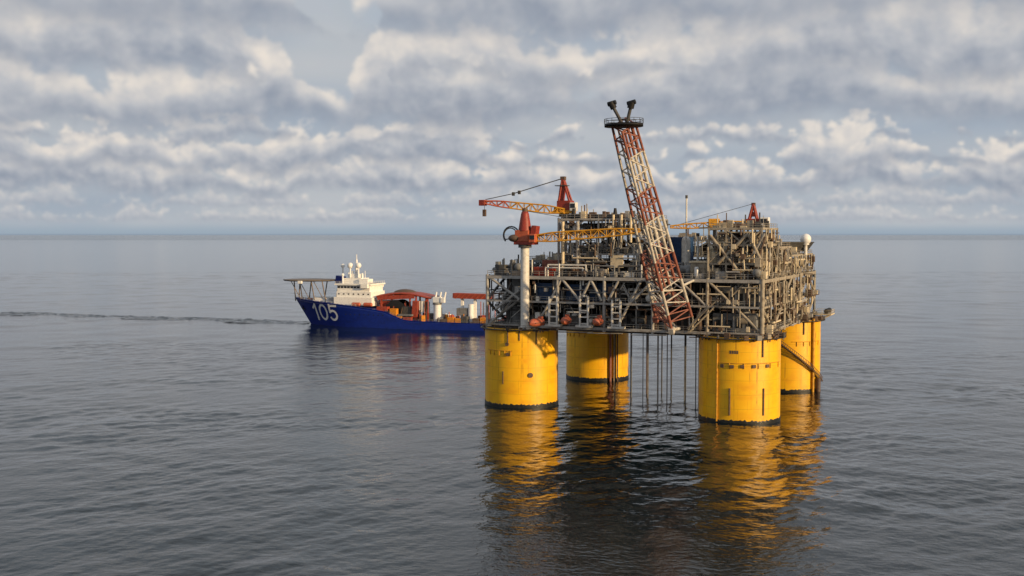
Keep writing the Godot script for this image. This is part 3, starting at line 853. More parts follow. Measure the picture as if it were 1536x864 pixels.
# ------------------------------------------------------------------ flare boom
func build_flare():
	var base := Vector3(46.0, 24.3, 9.4)
	var top := Vector3(45.5, 70.2, 47.6)
	var t := thing("flare_boom", "leaning red and white lattice flare boom with dark head platform", "flare boom", base)
	var axis := top - base
	var ay := axis.normalized()
	var side := Vector3(1, 0, 0)
	var out := side.cross(ay).normalized()       # towards the viewer and down
	if out.z < 0: out = -out
	# the square section stands corner on, its right face to the sun
	var ph := deg_to_rad(38.0)
	var e1 := side * cos(ph) + out * sin(ph)
	var e2 := out * cos(ph) - side * sin(ph)
	var at := func(s: float, sx: float, so: float) -> Vector3:
		var w := lerpf(3.2, 1.8, s)
		return axis * s + (e1 * sx + e2 * so) * w
	var bands := [[0.03, 0.112, "band_red"], [0.112, 0.241, "band_white"], [0.241, 0.383, "band_red"], [0.383, 0.568, "band_white"], [0.568, 0.704, "band_red"], [0.704, 0.867, "band_white"], [0.867, 0.985, "band_red"]]
	for b in bands:
		var m: Material = M[b[2]]
		var s0: float = b[0]
		var s1: float = b[1]
		for sx in [-1.0, 1.0]:
			for so in [-1.0, 1.0]:
				tube(t, "leg", at.call(s0, sx, so), at.call(s1, sx, so), lerpf(0.40, 0.26, s0), m)
		var sm := (s0 + s1) / 2.0
		for pr in [[s0, sm], [sm, s1]]:
			var a0: float = pr[0]
			var a1: float = pr[1]
			for sx in [-1.0, 1.0]:          # side faces
				tube(t, "brace", at.call(a0, sx, -1.0), at.call(a1, sx, 1.0), 0.15, m)
			if s0 < 0.3:                    # crossed bracing near the foot, single diagonals above
				tube(t, "brace", at.call(a0, -1.0, 1.0), at.call(a1, 1.0, 1.0), 0.2, m)
			tube(t, "brace", at.call(a0, 1.0, 1.0), at.call(a1, -1.0 if s0 < 0.3 else 0.1, 1.0), 0.16, m)
			tube(t, "brace", at.call(a0, -1.0, -1.0), at.call(a1, 0.1, -1.0), 0.13, m)
			for so in [-1.0, 1.0]:
				tube(t, "strut", at.call(a1, -1.0, so), at.call(a1, 1.0, so), 0.17, m)
			for sx in [-1.0, 1.0]:
				tube(t, "strut", at.call(a1, sx, -1.0), at.call(a1, sx, 1.0), 0.17, m)
		# flare lines and cable trays up the right of the boom
		for g in ([[0.86, -0.5, 0.36], [0.90, 0.12, 0.30], [0.84, 0.55, 0.24]] if s0 > 0.2 else []):
			tube(t, "flare_line", at.call(s0, g[0], g[1]), at.call(s1, g[0], g[1]), g[2], m)
	# caged ladder up the middle
	var ld := Join.new()
	for i in 90:
		var s := i / 90.0
		ld.bar(at.call(s, 0.1, 1.0), at.call(s, 0.34, 1.0), 0.06, 4)
	for x in [0.1, 0.34]:
		ld.bar(at.call(0.0, x, 1.0), at.call(0.98, x, 1.0), 0.09, 4)
	part(t, "ladder", ld.mesh(), M.brown)
	# head platform
	var h: Vector3 = at.call(0.985, 0.0, 0.0)
	var hp := Join.new()
	var lo := []
	var li := []
	var hi := []
	var hm := []
	for i in 16:
		var d := Vector3(cos(TAU * i / 16) * 4.3, 0, -sin(TAU * i / 16) * 3.2)
		lo.append(h + d * 0.2 + Vector3(0, -0.5, 0)); li.append(h + d + Vector3(0, -0.4, 0)); hi.append(h + d + Vector3(0, 0.3, 0)); hm.append(h + d * 0.02 + Vector3(0, 0.3, 0))
	hp.skin([lo, li, hi, hm])
	part(t, "head_platform", hp.mesh(), M.black)
	var rl := Join.new()
	for i in 16:
		rl.rail([hi[i], hi[(i + 1) % 16]], 3.0, 1.0)
	part(t, "handrail", rl.mesh(), M.dark)
	for g in [[Vector3(-0.2, 0, 0), Vector3(-2.5, 4.4, 0.6)], [Vector3(0.6, 0, 0), Vector3(1.9, 4.3, 0.6)]]:
		tube(t, "flare_arm", h + g[0], h + g[1], 0.36, M.dark)
		var d: Vector3 = (g[1] - g[0]).normalized()
		tube(t, "flare_tip", h + g[1] - d * 0.9, h + g[1] + d * 0.5, 0.72, M.black)
		tube(t, "wind_shield", h + g[1] - Vector3(0.9, -0.1, 0), h + g[1] + Vector3(0.9, 0.5, 0), 0.5, M.black)
	tube(t, "strut", h + Vector3(-1.2, 1.2, 0), h + Vector3(1.4, 1.2, 0), 0.22, M.dark)
	# hinge feet and stays to the deck
	for sx in [-1.0, 1.0]:
		var f: Vector3 = at.call(0.03, sx, 1.0)
		tube(t, "foot_strut", f, Vector3(f.x, f.y - 0.2, -2.0), 0.4, M.band_white)
		box(t, "hinge", f + Vector3(0, -0.2, 0), Vector3(1.3, 1.6, 1.3), M.band_red if sx < 0 else M.band_white, Vector3(30, 0, 0), "cabin")
		var g: Vector3 = at.call(0.2, sx, -1.0)
		tube(t, "stay", g, Vector3(g.x, 10.4, -2.4), 0.3, M.band_white)

# ------------------------------------------------------------------ cranes
func lattice(par: Node, a: Vector3, b: Vector3, w0: float, w1: float, n: int, m: Material, chord := 0.16, tip_m: Material = null, tip_from := 2.0):
	var bs := along(a, b)
	var at := func(s: float, i: int, k: int) -> Vector3:
		var taper := lerpf(0.45, 1.0, clampf(minf(s, 1.0 - s) * 5.0, 0.0, 1.0))
		var w := lerpf(w0, w1, s) * 0.5
		return a.lerp(b, s) + bs.x * i * w + bs.z * k * w * taper
	var lace := Join.new()
	var lace_tip := Join.new()
	for q in n:
		var s0 := float(q) / n
		var s1 := float(q + 1) / n
		var tip := tip_m != null and s0 >= tip_from
		for i in [-1, 1]:
			for k in [-1, 1]:
				tube(par, "boom_chord", at.call(s0, i, k), at.call(s1, i, k), chord, tip_m if tip else m)
		var j := lace_tip if tip else lace
		for i in [-1, 1]:
			j.bar(at.call(s0, i, -1 if q % 2 else 1), at.call(s1, i, 1 if q % 2 else -1), chord * 0.6, 5)
			j.bar(at.call(s1, i, -1), at.call(s1, i, 1), chord * 0.55, 5)
		for k in [-1, 1]:
			j.bar(at.call(s0, -1 if q % 2 else 1, k), at.call(s1, 1 if q % 2 else -1, k), chord * 0.6, 5)
			j.bar(at.call(s1, -1, k), at.call(s1, 1, k), chord * 0.55, 5)
	part(par, "boom_lacing", lace.mesh(), m)
	if lace_tip.v.size() > 0:
		part(par, "boom_lacing", lace_tip.mesh(), tip_m)

func build_cranes():
	var grp := "pedestal cranes of the platform"
	# left crane on the white post
	var p := Vector3(4.6, 21.06, 8.0)
	var t := thing("pedestal_crane", "red pedestal crane on a tall white post at the left front", "crane", p, grp)
	tube(t, "pedestal", Vector3(0, 0.3, 0), Vector3(0, 21.6, 0), 1.15, M.white)
	tube(t, "pedestal_foot", Vector3(0, 0, 0), Vector3(0, 0.6, 0), 1.7, M.white)
	tube(t, "slew_ring", Vector3(0, 21.5, 0), Vector3(0, 22.3, 0), 1.75, M.dark)
	box(t, "turntable", Vector3(0.3, 22.7, 0), Vector3(5.6, 0.8, 3.6), M.red, Vector3.ZERO, "cabin")
	box(t, "machine_house", Vector3(-0.3, 24.6, 0), Vector3(3.9, 3.0, 3.2), M.orange, Vector3.ZERO, "cabin")
	part(t, "king_post", lathe([[0.0, 25.9], [1.75, 25.9], [1.75, 26.0], [1.45, 28.0], [1.05, 30.4], [0.85, 31.0], [0.0, 31.05]], 16), M.red)
	tube(t, "king_post_cap", Vector3(0, 31.0, 0), Vector3(0, 31.9, 0), 0.75, M.brown)
	box(t, "winch_house", Vector3(2.7, 25.0, -0.2), Vector3(1.5, 4.6, 2.4), M.red, Vector3(0, 0, -8), "cabin")
	var cab := box(t, "cab", Vector3(3.2, 24.0, 2.0), Vector3(1.7, 2.2, 1.8), M.orange, Vector3.ZERO, "cabin")
	box(cab, "window", Vector3(0.05, 0.1, 0.5), Vector3(0.8, 0.5, 0.06), M.glass)
	for g in [[2.3, 0.2, 0.0], [1.9, 0.16, 0.5]]:      # hoses looping out from the house
		var hs := Join.new()
		for i in 12:
			var a0 := lerpf(-0.2, 3.9, i / 12.0)
			var a1 := lerpf(-0.2, 3.9, (i + 1) / 12.0)
			hs.bar(Vector3(-4.0 + cos(a0) * g[0], 24.8 + sin(a0) * g[0], g[2]), Vector3(-4.0 + cos(a1) * g[0], 24.8 + sin(a1) * g[0], g[2]), g[1], 6)
		part(t, "hose_loop", hs.mesh(), M.dark)
	beam(t, "hose_bracket", Vector3(-1.6, 24.3, 0.2), Vector3(-6.0, 23.6, 0.2), 0.3, 0.3, M.grey)
	ball(t, "counterweight", Vector3(-2.6, 24.0, 1.0), Vector3(1.7, 1.0, 1.3), M.brown)
	lattice(t, Vector3(1.8, 23.9, 0.4), Vector3(30.6, 26.0, -2.8), 2.5, 1.7, 14, M.crane_yellow, 0.19)
	tube(t, "pendant_line", Vector3(0, 31.2, 0), Vector3(27.5, 26.7, -2.5), 0.07, M.dark)
	box(t, "boom_walkway", Vector3(12.0, 25.2, -1.2), Vector3(19.0, 0.25, 0.9), M.crane_yellow, Vector3(0, 6.3, 4.2))
	box(t, "hook_block", Vector3(30.4, 24.2, -2.8), Vector3(0.9, 1.5, 0.7), M.dark, Vector3.ZERO, "cabin")
	tube(t, "hoist_line", Vector3(30.4, 24.8, -2.8), Vector3(30.4, 25.9, -2.8), 0.06, M.dark)
	# second crane beside the process module
	p = Vector3(9.6, TOP, -7.0)
	t = thing("pedestal_crane", "dark red crane whose jib reaches left over the white post crane", "crane", p, grp)
	tube(t, "pedestal", Vector3(0, 0, 0), Vector3(0, 16.2, 0), 0.9, M.white)
	tube(t, "service_pipe", Vector3(-1.5, 0, 0.4), Vector3(-1.5, 15.6, 0.4), 0.28, M.steel)
	tube(t, "slew_ring", Vector3(0, 16.0, 0), Vector3(0, 16.8, 0), 1.4, M.dark)
	box(t, "turntable", Vector3(0.4, 17.2, 0), Vector3(5.0, 0.9, 3.2), M.crane_yellow, Vector3.ZERO, "cabin")
	box(t, "machine_house", Vector3(0.4, 18.9, 0), Vector3(4.0, 2.8, 3.0), M.red, Vector3.ZERO, "cabin")
	for z in [-1.0, 1.0]:
		tube(t, "mast_leg", Vector3(-1.6, 18.0, z), Vector3(-0.4, 26.4, z * 0.35), 0.3, M.red)
		tube(t, "mast_leg", Vector3(1.9, 20.0, z), Vector3(-0.2, 26.2, z * 0.35), 0.3, M.red)
	box(t, "mast_plating", Vector3(-0.6, 22.4, 0), Vector3(1.5, 4.6, 1.2), M.red, Vector3(0, 0, -8), "cabin")
	box(t, "mast_head", Vector3(-0.3, 26.4, 0), Vector3(1.3, 1.0, 1.3), M.brown, Vector3.ZERO, "cabin")
	box(t, "mast_walkway", Vector3(-0.6, 24.4, 0), Vector3(3.6, 0.2, 2.0), M.dark)
	cab = box(t, "cab", Vector3(3.3, 18.6, 1.2), Vector3(1.7, 2.3, 1.8), M.white, Vector3.ZERO, "cabin")
	box(cab, "window", Vector3(0.0, 0.1, 0.5), Vector3(0.8, 0.5, 0.06), M.glass)
	lattice(t, Vector3(0.6, 17.4, 1.0), Vector3(-21.2, 20.0, 7.0), 2.3, 1.4, 12, M.crane_yellow, 0.19, M.orange, 0.62)
	box(t, "boom_root", Vector3(-0.8, 17.6, 1.2), Vector3(3.2, 1.6, 1.8), M.crane_yellow, Vector3(0, 15, -7), "cabin")
	box(t, "boom_head", Vector3(-21.4, 19.8, 7.0), Vector3(1.8, 1.6, 1.6), M.red, Vector3.ZERO, "cabin")
	for g in [-0.4, 0.4]:
		tube(t, "pendant_line", Vector3(-0.4, 26.4, g), Vector3(-13.4, 22.3, 4.2 + g), 0.07, M.dark)
		tube(t, "pendant_line", Vector3(-13.4, 22.3, 4.2 + g), Vector3(-20.6, 20.7, 6.8 + g), 0.06, M.dark)
	for g in [[-13.4, 22.2], [-11.6, 22.6]]:
		box(t, "pendant_block", Vector3(g[0], g[1], 4.2), Vector3(0.7, 1.0, 0.6), M.dark, Vector3.ZERO, "cabin")
	tube(t, "hoist_line", Vector3(-20.9, 19.6, 7.0), Vector3(-20.9, 17.4, 7.0), 0.07, M.dark)
	box(t, "hook_block", Vector3(-20.9, 17.0, 7.0), Vector3(0.9, 1.9, 0.7), M.brown, Vector3.ZERO, "cabin")
	# third crane over the right module
	p = Vector3(61.0, 47.6, -9.0)
	t = thing("pedestal_crane", "small red crane on top of the tan right module", "crane", p, grp)
	tube(t, "pedestal", Vector3(0, 0, 0), Vector3(0, 1.0, 0), 1.1, M.brown)
	box(t, "machine_house", Vector3(0.2, 1.7, 0), Vector3(3.6, 1.5, 2.8), M.red, Vector3.ZERO, "cabin")
	for z in [-0.9, 0.9]:
		tube(t, "mast_leg", Vector3(-1.1, 1.6, z), Vector3(0.0, 6.2, z * 0.4), 0.3, M.red)
		tube(t, "mast_leg", Vector3(1.2, 1.6, z), Vector3(0.1, 6.2, z * 0.4), 0.3, M.red)
	box(t, "mast_head", Vector3(0.05, 6.1, 0), Vector3(0.9, 0.9, 1.1), M.brown, Vector3.ZERO, "cabin")
	box(t, "mast_brace", Vector3(0.05, 3.6, 0), Vector3(1.3, 1.2, 1.4), M.red, Vector3.ZERO, "cabin")
	cab = box(t, "cab", Vector3(3.2, 1.5, 0.8), Vector3(2.2, 2.6, 2.0), M.pure, Vector3.ZERO, "cabin")
	box(cab, "window", Vector3(-0.1, 0.15, 0.5), Vector3(0.7, 0.4, 0.06), M.glass)
	lattice(t, Vector3(-0.6, 1.3, 0.6), Vector3(-19.8, 0.4, 7.0), 1.5, 1.1, 12, M.crane_yellow, 0.18)
	box(t, "boom_carriage", Vector3(-9.2, 1.0, 3.7), Vector3(2.8, 3.0, 1.8), M.crane_yellow, Vector3(0, 18, 0), "cabin")
	tube(t, "pendant_line", Vector3(0, 6.3, 0), Vector3(-17.4, 1.1, 6.2), 0.06, M.dark)

# ------------------------------------------------------------------ equipment
func lifeboat(label: String, at: Vector3, turn: float):
	var t := thing("lifeboat", label, "lifeboat", at, "orange lifeboats hung along the front of the lower deck", turn)
	var rings := []
	var can := []
	for i in 13:
		var s := i / 12.0 * 2.0 - 1.0
		var w := 1.55 * pow(maxf(0.0, 1.0 - pow(absf(s), 3.0)), 0.6) + 0.02
		var keel := -1.25 + 0.7 * pow(absf(s), 4.0)
		var a := []
		var b := []
		for k in 9:
			var q := PI * k / 8.0
			a.append(Vector3(cos(q) * w, minf(0.0, -sin(q)) * absf(keel), s * 3.6))
			b.append(Vector3(cos(q) * w * 0.97, sin(q) * (1.35 - 0.5 * pow(absf(s), 3.0)) * minf(1.0, w / 0.8), s * 3.5))
		a.reverse()
		rings.append(a); can.append(b)
	var h := Join.new(); h.skin(rings, false); part(t, "boat_hull", h.mesh(), M.boat_orange)
	var c := Join.new(); c.skin(can, false); part(t, "canopy", c.mesh(), M.boat_orange)
	box(t, "conning_tower", Vector3(0, 1.35, -1.8), Vector3(1.2, 0.9, 1.4), M.boat_orange, Vector3.ZERO, "cabin")
	t.scale = Vector3.ONE * 0.82
	for z in [1.2, -0.4]:
		box(t, "hatch", Vector3(0, 1.22, z), Vector3(0.9, 0.2, 0.7), M.brown)
	box(t, "rub_rail", Vector3(0, 0.0, 0), Vector3(3.2, 0.22, 5.2), M.brown)
	for z in [-2.2, 2.2]:
		tube(t, "fall_wire", Vector3(0, 1.0, z), Vector3(0, 4.8, z), 0.07, M.dark)

func davit(label: String, at: Vector3, tall: float):
	var t := thing("lifeboat_davit", label, "davit", at, "white lifeboat davits on the front edge")
	for x in [-1.1, 1.1]:
		beam(t, "post", Vector3(x, 0, 0), Vector3(x, tall, 0), 0.45, 0.45, M.white)
	for i in 4:
		beam(t, "rung", Vector3(-1.1, 0.8 + i * tall / 4.6, 0.0), Vector3(1.1, 0.8 + i * tall / 4.6, 0.0), 0.3, 0.3, M.white)
	box(t, "foot_plate", Vector3(0, 0.15, -0.2), Vector3(4.4, 0.5, 1.4), M.white)
	beam(t, "arm", Vector3(0, tall, 0.3), Vector3(0, tall, -2.0), 0.4, 0.5, M.white)

func container(called: String, label: String, at: Vector3, s: Vector3, m: Material, group := "", turn := 0.0):
	var t := thing(called, label, "container", at, group, turn)
	box(t, "shell", Vector3(0, s.y / 2, 0), Vector3(s.x - 0.12, s.y - 0.1, s.z - 0.12), m)
	for x in [-1, 1]:
		for z in [-1, 1]:
			beam(t, "corner_post", Vector3(x * (s.x / 2 - 0.1), 0, z * (s.z / 2 - 0.1)), Vector3(x * (s.x / 2 - 0.1), s.y, z * (s.z / 2 - 0.1)), 0.24, 0.24, m)
	var n := int(s.x / 0.5)
	for z in [-1, 1]:
		var rb := Join.new()      # one pressed sheet to a side: ribs on a backing
		rb.block(Vector3(0, s.y / 2, z * (s.z / 2 - 0.08)), Vector3(s.x - 0.5, s.y - 0.36, 0.06))
		for i in n:
			var x := -s.x / 2 + 0.4 + (s.x - 0.8) * i / maxf(1, n - 1)
			rb.block(Vector3(x, s.y / 2, z * (s.z / 2 - 0.045)), Vector3(0.2, s.y - 0.4, 0.1))
		part(t, "corrugation", rb.mesh(), m)
	return t

func build_equipment():
	# lifeboats and their davits along the front edge
	lifeboat("orange lifeboat seen end on beside the left column head", Vector3(9.6, 23.2, 11.4), -14)
	lifeboat("orange lifeboat between the two left columns, middle of the three", Vector3(17.4, 23.9, 10.6), 12)
	lifeboat("orange lifeboat above the shaded rear column, rightmost of the three", Vector3(26.2, 23.9, 10.6), 8)
	davit("white ladder-like davit frame beside the first lifeboat", Vector3(13.0, 22.2, 8.7), 7.6)
	davit("white davit frame between the second and third lifeboat", Vector3(21.4, 22.2, 8.2), 8.0)
	davit("white davit frame to the right of the third lifeboat", Vector3(30.2, 22.2, 8.2), 7.2)
	# blue containers under the main deck
	var bl := "blue containers on the middle deck"
	container("blue_container", "blue container right beside the white crane post", Vector3(9.6, MID, 3.4), Vector3(6.4, 4.6, 2.6), M.blue, bl)
	container("blue_container", "blue container behind the first truss V", Vector3(17.6, MID, 3.0), Vector3(5.6, 4.4, 2.6), M.blue, bl)
	container("blue_container", "blue container behind the second truss V", Vector3(24.4, MID, 2.6), Vector3(6.0, 4.8, 2.6), M.blue, bl)
	# left end of the main deck
	container("pipe_basket", "dull red pipe basket on deck right of the white post", Vector3(8.0, TOP, 2.4), Vector3(5.5, 2.4, 2.6), M.red, "red baskets on the left main deck")
	container("pipe_basket", "long rusty red basket behind the red pipe basket", Vector3(8.2, TOP, -2.2), Vector3(5.0, 4.2, 2.4), M.band_red, "red baskets on the left main deck")
	var gx := [-4.6, -1.2]
	for i in 2:
		var t := thing("generator_skid", ["dark generator skid at the left end of the main deck", "dark generator skid just left of the white post"][i], "generator", Vector3(gx[i], TOP, 3.2 - i * 2.0), "generator skids")
		box(t, "skid", Vector3(0, 0.25, 0), Vector3(3.2, 0.5, 2.4), M.plate)
		box(t, "housing", Vector3(0, 1.7, 0), Vector3(2.9, 2.4 + i * 0.8, 2.1), M.dark, Vector3.ZERO, "cabin")
		box(t, "radiator", Vector3(-0.9, 3.2 + i * 0.4, 0), Vector3(0.9, 1.0, 1.8), M.grey)
		tube(t, "exhaust", Vector3(0.8, 2.8, 0), Vector3(0.8, 4.6 + i, 0), 0.2, M.black)
	container("storage_container", "grey container stacked behind the generator skids", Vector3(-3.4, TOP, -4.0), Vector3(5.8, 2.7, 2.4), M.grey)
	# middle of the main deck
	var t := thing("vertical_tank", "tall white upright tank right of the flare boom", "tank", Vector3(43.4, TOP, -9.0))
	tube(t, "shell", Vector3(0, 0.3, 0), Vector3(0, 10.6, 0), 1.15, M.white, "vessel")
	tube(t, "skirt", Vector3(0, 0, 0), Vector3(0, 2.2, 0), 1.0, M.grey)
	tube(t, "vent", Vector3(0, 10.3, 0), Vector3(0, 11.4, 0), 0.15, M.grey)
	container("equipment_cabin", "dark blue cabin behind the flare boom near the white tank", Vector3(39.4, TOP, -18.0), Vector3(5.4, 10.4, 6.0), M.blue)
	for g in [[44.6, 3.0, 20.4, 0.22, "tall white antenna mast with a dark tip"], [47.4, 2.0, 10.6, 0.3, "short white mast right of the tall antenna mast"]]:
		t = thing("antenna_mast", g[4], "mast", Vector3(g[0], TOP, g[1] - 8.0), "masts on the main deck")
		tube(t, "pole", Vector3(0, 0, 0), Vector3(0, g[2], 0), g[3], M.white)
		tube(t, "base_flange", Vector3(0, 0, 0), Vector3(0, 0.3, 0), g[3] * 2.4, M.grey)
		tube(t, "tip", Vector3(0, g[2], 0), Vector3(0, g[2] + 0.8, 0), g[3] * 1.5, M.dark)
	t = thing("pump_cabin", "tan pump cabin with a round white tank left of the tan module", "cabin", Vector3(50.2, TOP, 3.2))
	box(t, "house", Vector3(0, 2.0, -1.4), Vector3(4.2, 4.0, 3.0), M.tan, Vector3.ZERO, "cabin")
	box(t, "roof", Vector3(0, 4.2, -1.4), Vector3(4.8, 0.4, 3.6), M.cream)
	tube(t, "drum", Vector3(-0.3, 0.4, 0.8), Vector3(-0.3, 3.0, 0.8), 0.55, M.pure, "vessel")
	for x in [-1.7, 1.7]:
		tube(t, "post", Vector3(x, 0, 0.9), Vector3(x, 4.0, 0.9), 0.15, M.tan)
	for g in [[36.4, -4.0, 7.0, "cream upright pressure vessel left of the dark blue cabin"], [48.6, -14.0, 8.0, "cream upright pressure vessel behind the tan pump cabin"]]:
		t = thing("pressure_vessel", g[3], "vessel", Vector3(g[0], TOP, g[1]), "cream pressure vessels")
		tube(t, "shell", Vector3(0, 0.5, 0), Vector3(0, g[2], 0), 0.9, M.cream, "vessel")
		tube(t, "skirt", Vector3(0, 0, 0), Vector3(0, 1.6, 0), 0.8, M.tan)
		tube(t, "manway", Vector3(0, g[2] * 0.5, 0.6), Vector3(0, g[2] * 0.5, 1.2), 0.35, M.tan)
	# helideck at the rear right, on legs from the low module
	t = thing("helideck", "dark helideck slab with sloping edge nets at the far right", "helideck", Vector3(59.4, 40.4, -52.0))
	var lo := []
	var hi := []
	var l2 := []
	var h2 := []
	for i in 8:
		var d := Vector3(cos(TAU * (i + 0.5) / 8), 0, -sin(TAU * (i + 0.5) / 8))
		l2.append(d * 0.1 + Vector3(0, 0.8, 0)); lo.append(d * 8.0 + Vector3(0, 0.9, 0)); hi.append(d * 8.6 + Vector3(0, 1.7, 0)); h2.append(d * 0.1 + Vector3(0, 1.7, 0))
	var sl := Join.new()
	sl.skin([l2, lo, hi, h2]); part(t, "deck_slab", sl.mesh(), M.dark)
	for i in 8:
		var a: Vector3 = hi[i]
		var b: Vector3 = hi[(i + 1) % 8]
		var oa := Vector3(a.x, 0, a.z).normalized() * 1.2 + Vector3(0, 1.7, 0)
		var ob := Vector3(b.x, 0, b.z).normalized() * 1.2 + Vector3(0, 1.7, 0)
		var nt := Join.new()
		nt.quad(a, b, b + ob, a + oa); nt.quad(a + Vector3(0, 0.12, 0), a + oa + Vector3(0, 0.12, 0), b + ob + Vector3(0, 0.12, 0), b + Vector3(0, 0.12, 0))
		nt.bar(a + oa, b + ob, 0.14, 5)
		part(t, "edge_net", nt.mesh(), M.dark)
	for x in [-4.0, 4.0]:
		for z in [-6.0, 0.0, 6.0]:
			tube(t, "leg", Vector3(x, 0, z), Vector3(x, 1.0, z), 0.25, M.grey)
	# dome antenna
	t = thing("radome", "white radome on a short post above the helideck edge", "radome", Vector3(67.4, 40.3, -48.0))
	tube(t, "post", Vector3(0, 0, 0), Vector3(0, 3.0, 0), 0.5, M.white)
	ball(t, "dome", Vector3(0, 4.4, 0), Vector3(1.55, 1.6, 1.55), M.pure)
	tube(t, "collar", Vector3(0, 2.8, 0), Vector3(0, 3.3, 0), 1.0, M.white)
	# side balcony with raft canisters behind the right rear column
	t = thing("raft_balcony", "pale bracket balcony jutting out at the far right corner", "balcony", Vector3(67.5, LO, -62.0))
	box(t, "floor", Vector3(2.6, 0.3, -3.0), Vector3(5.2, 0.35, 7.0), M.cream)
	for z in [0.0, -6.0]:
		tube(t, "bracket", Vector3(0, -2.2, z), Vector3(4.8, 0.2, z), 0.28, M.cream)
	var rl := Join.new(); rl.rail([Vector3(0, 0.45, 0.4), Vector3(5.1, 0.45, 0.4), Vector3(5.1, 0.45, -6.4), Vector3(0, 0.45, -6.4)])
	part(t, "handrail", rl.mesh(), M.cream)
	for i in 3:
		var r := thing("raft_canister", "dark life raft canister on the far right balcony, %s of three" % ["first", "middle", "last"][i], "canister", Vector3(71.2, LO + 0.5, -62.6 - i * 2.4), "raft canisters on the balcony")
		tube(r, "drum", Vector3(0, 0.8, -0.85), Vector3(0, 0.8, 0.85), 0.7, M.black, "vessel")
		box(r, "cradle", Vector3(0, 0.2, 0), Vector3(1.2, 0.4, 1.0), M.grey)
# ------------------------------------------------------------------ supply ship
# ship axes: +x to the bow, -z to the port side that faces the viewer; stem at the waterline is the origin
# station: x at deck, x at waterline, half beam at deck, half beam at waterline, deck height
var stations := [
	[9.1, 0.0, 0.25, 0.05, 13.5], [6.6, -1.6, 2.2, 0.9, 13.4], [3.0, -4.2, 4.6, 2.0, 13.1], [-2.0, -8.0, 7.2, 3.8, 12.7], [-8.0, -13.0, 9.3, 6.2, 12.2], [-15.0, -19.0, 11.0, 8.6, 11.7],
	[-23.0, -26.0, 12.0, 10.6, 11.1], [-32.0, -34.0, 12.4, 11.9, 10.3], [-42.0, -42.5, 12.5, 12.3, 9.1], [-48.0, -48.0, 12.5, 12.4, 8.1], [-53.0, -53.0, 12.5, 12.5, 6.0], [-57.5, -57.5, 12.5, 12.5, 4.4],
	[-63.0, -63.0, 12.5, 12.5, 3.9], [-90.0, -90.0, 12.5, 12.5, 3.6], [-118.0, -118.0, 12.3, 12.0, 3.6], [-122.0, -121.5, 12.0, 11.5, 3.6],
]

func hull_point(st: Array, t: float) -> Vector3:
	var y := lerpf(-3.0, st[4], t)
	var q := clampf((y + 0.0) / 13.0, -0.2, 1.2)
	var s := clampf(y / st[4], -0.25, 1.0)
	return Vector3(lerpf(st[1], st[0], s), y, -maxf(0.03, lerpf(st[3], st[2], sign(s) * pow(absf(s), 1.3))))

# port half beam at (x, y)
func half_beam(x: float, y: float) -> float:
	for i in stations.size() - 1:
		var a: Array = stations[i]
		var b: Array = stations[i + 1]
		var pa := hull_point(a, (y + 3.0) / (a[4] + 3.0))
		var pb := hull_point(b, (y + 3.0) / (b[4] + 3.0))
		if x <= pa.x and x >= pb.x:
			return -lerpf(pa.z, pb.z, (pa.x - x) / (pa.x - pb.x))
	return 0.0

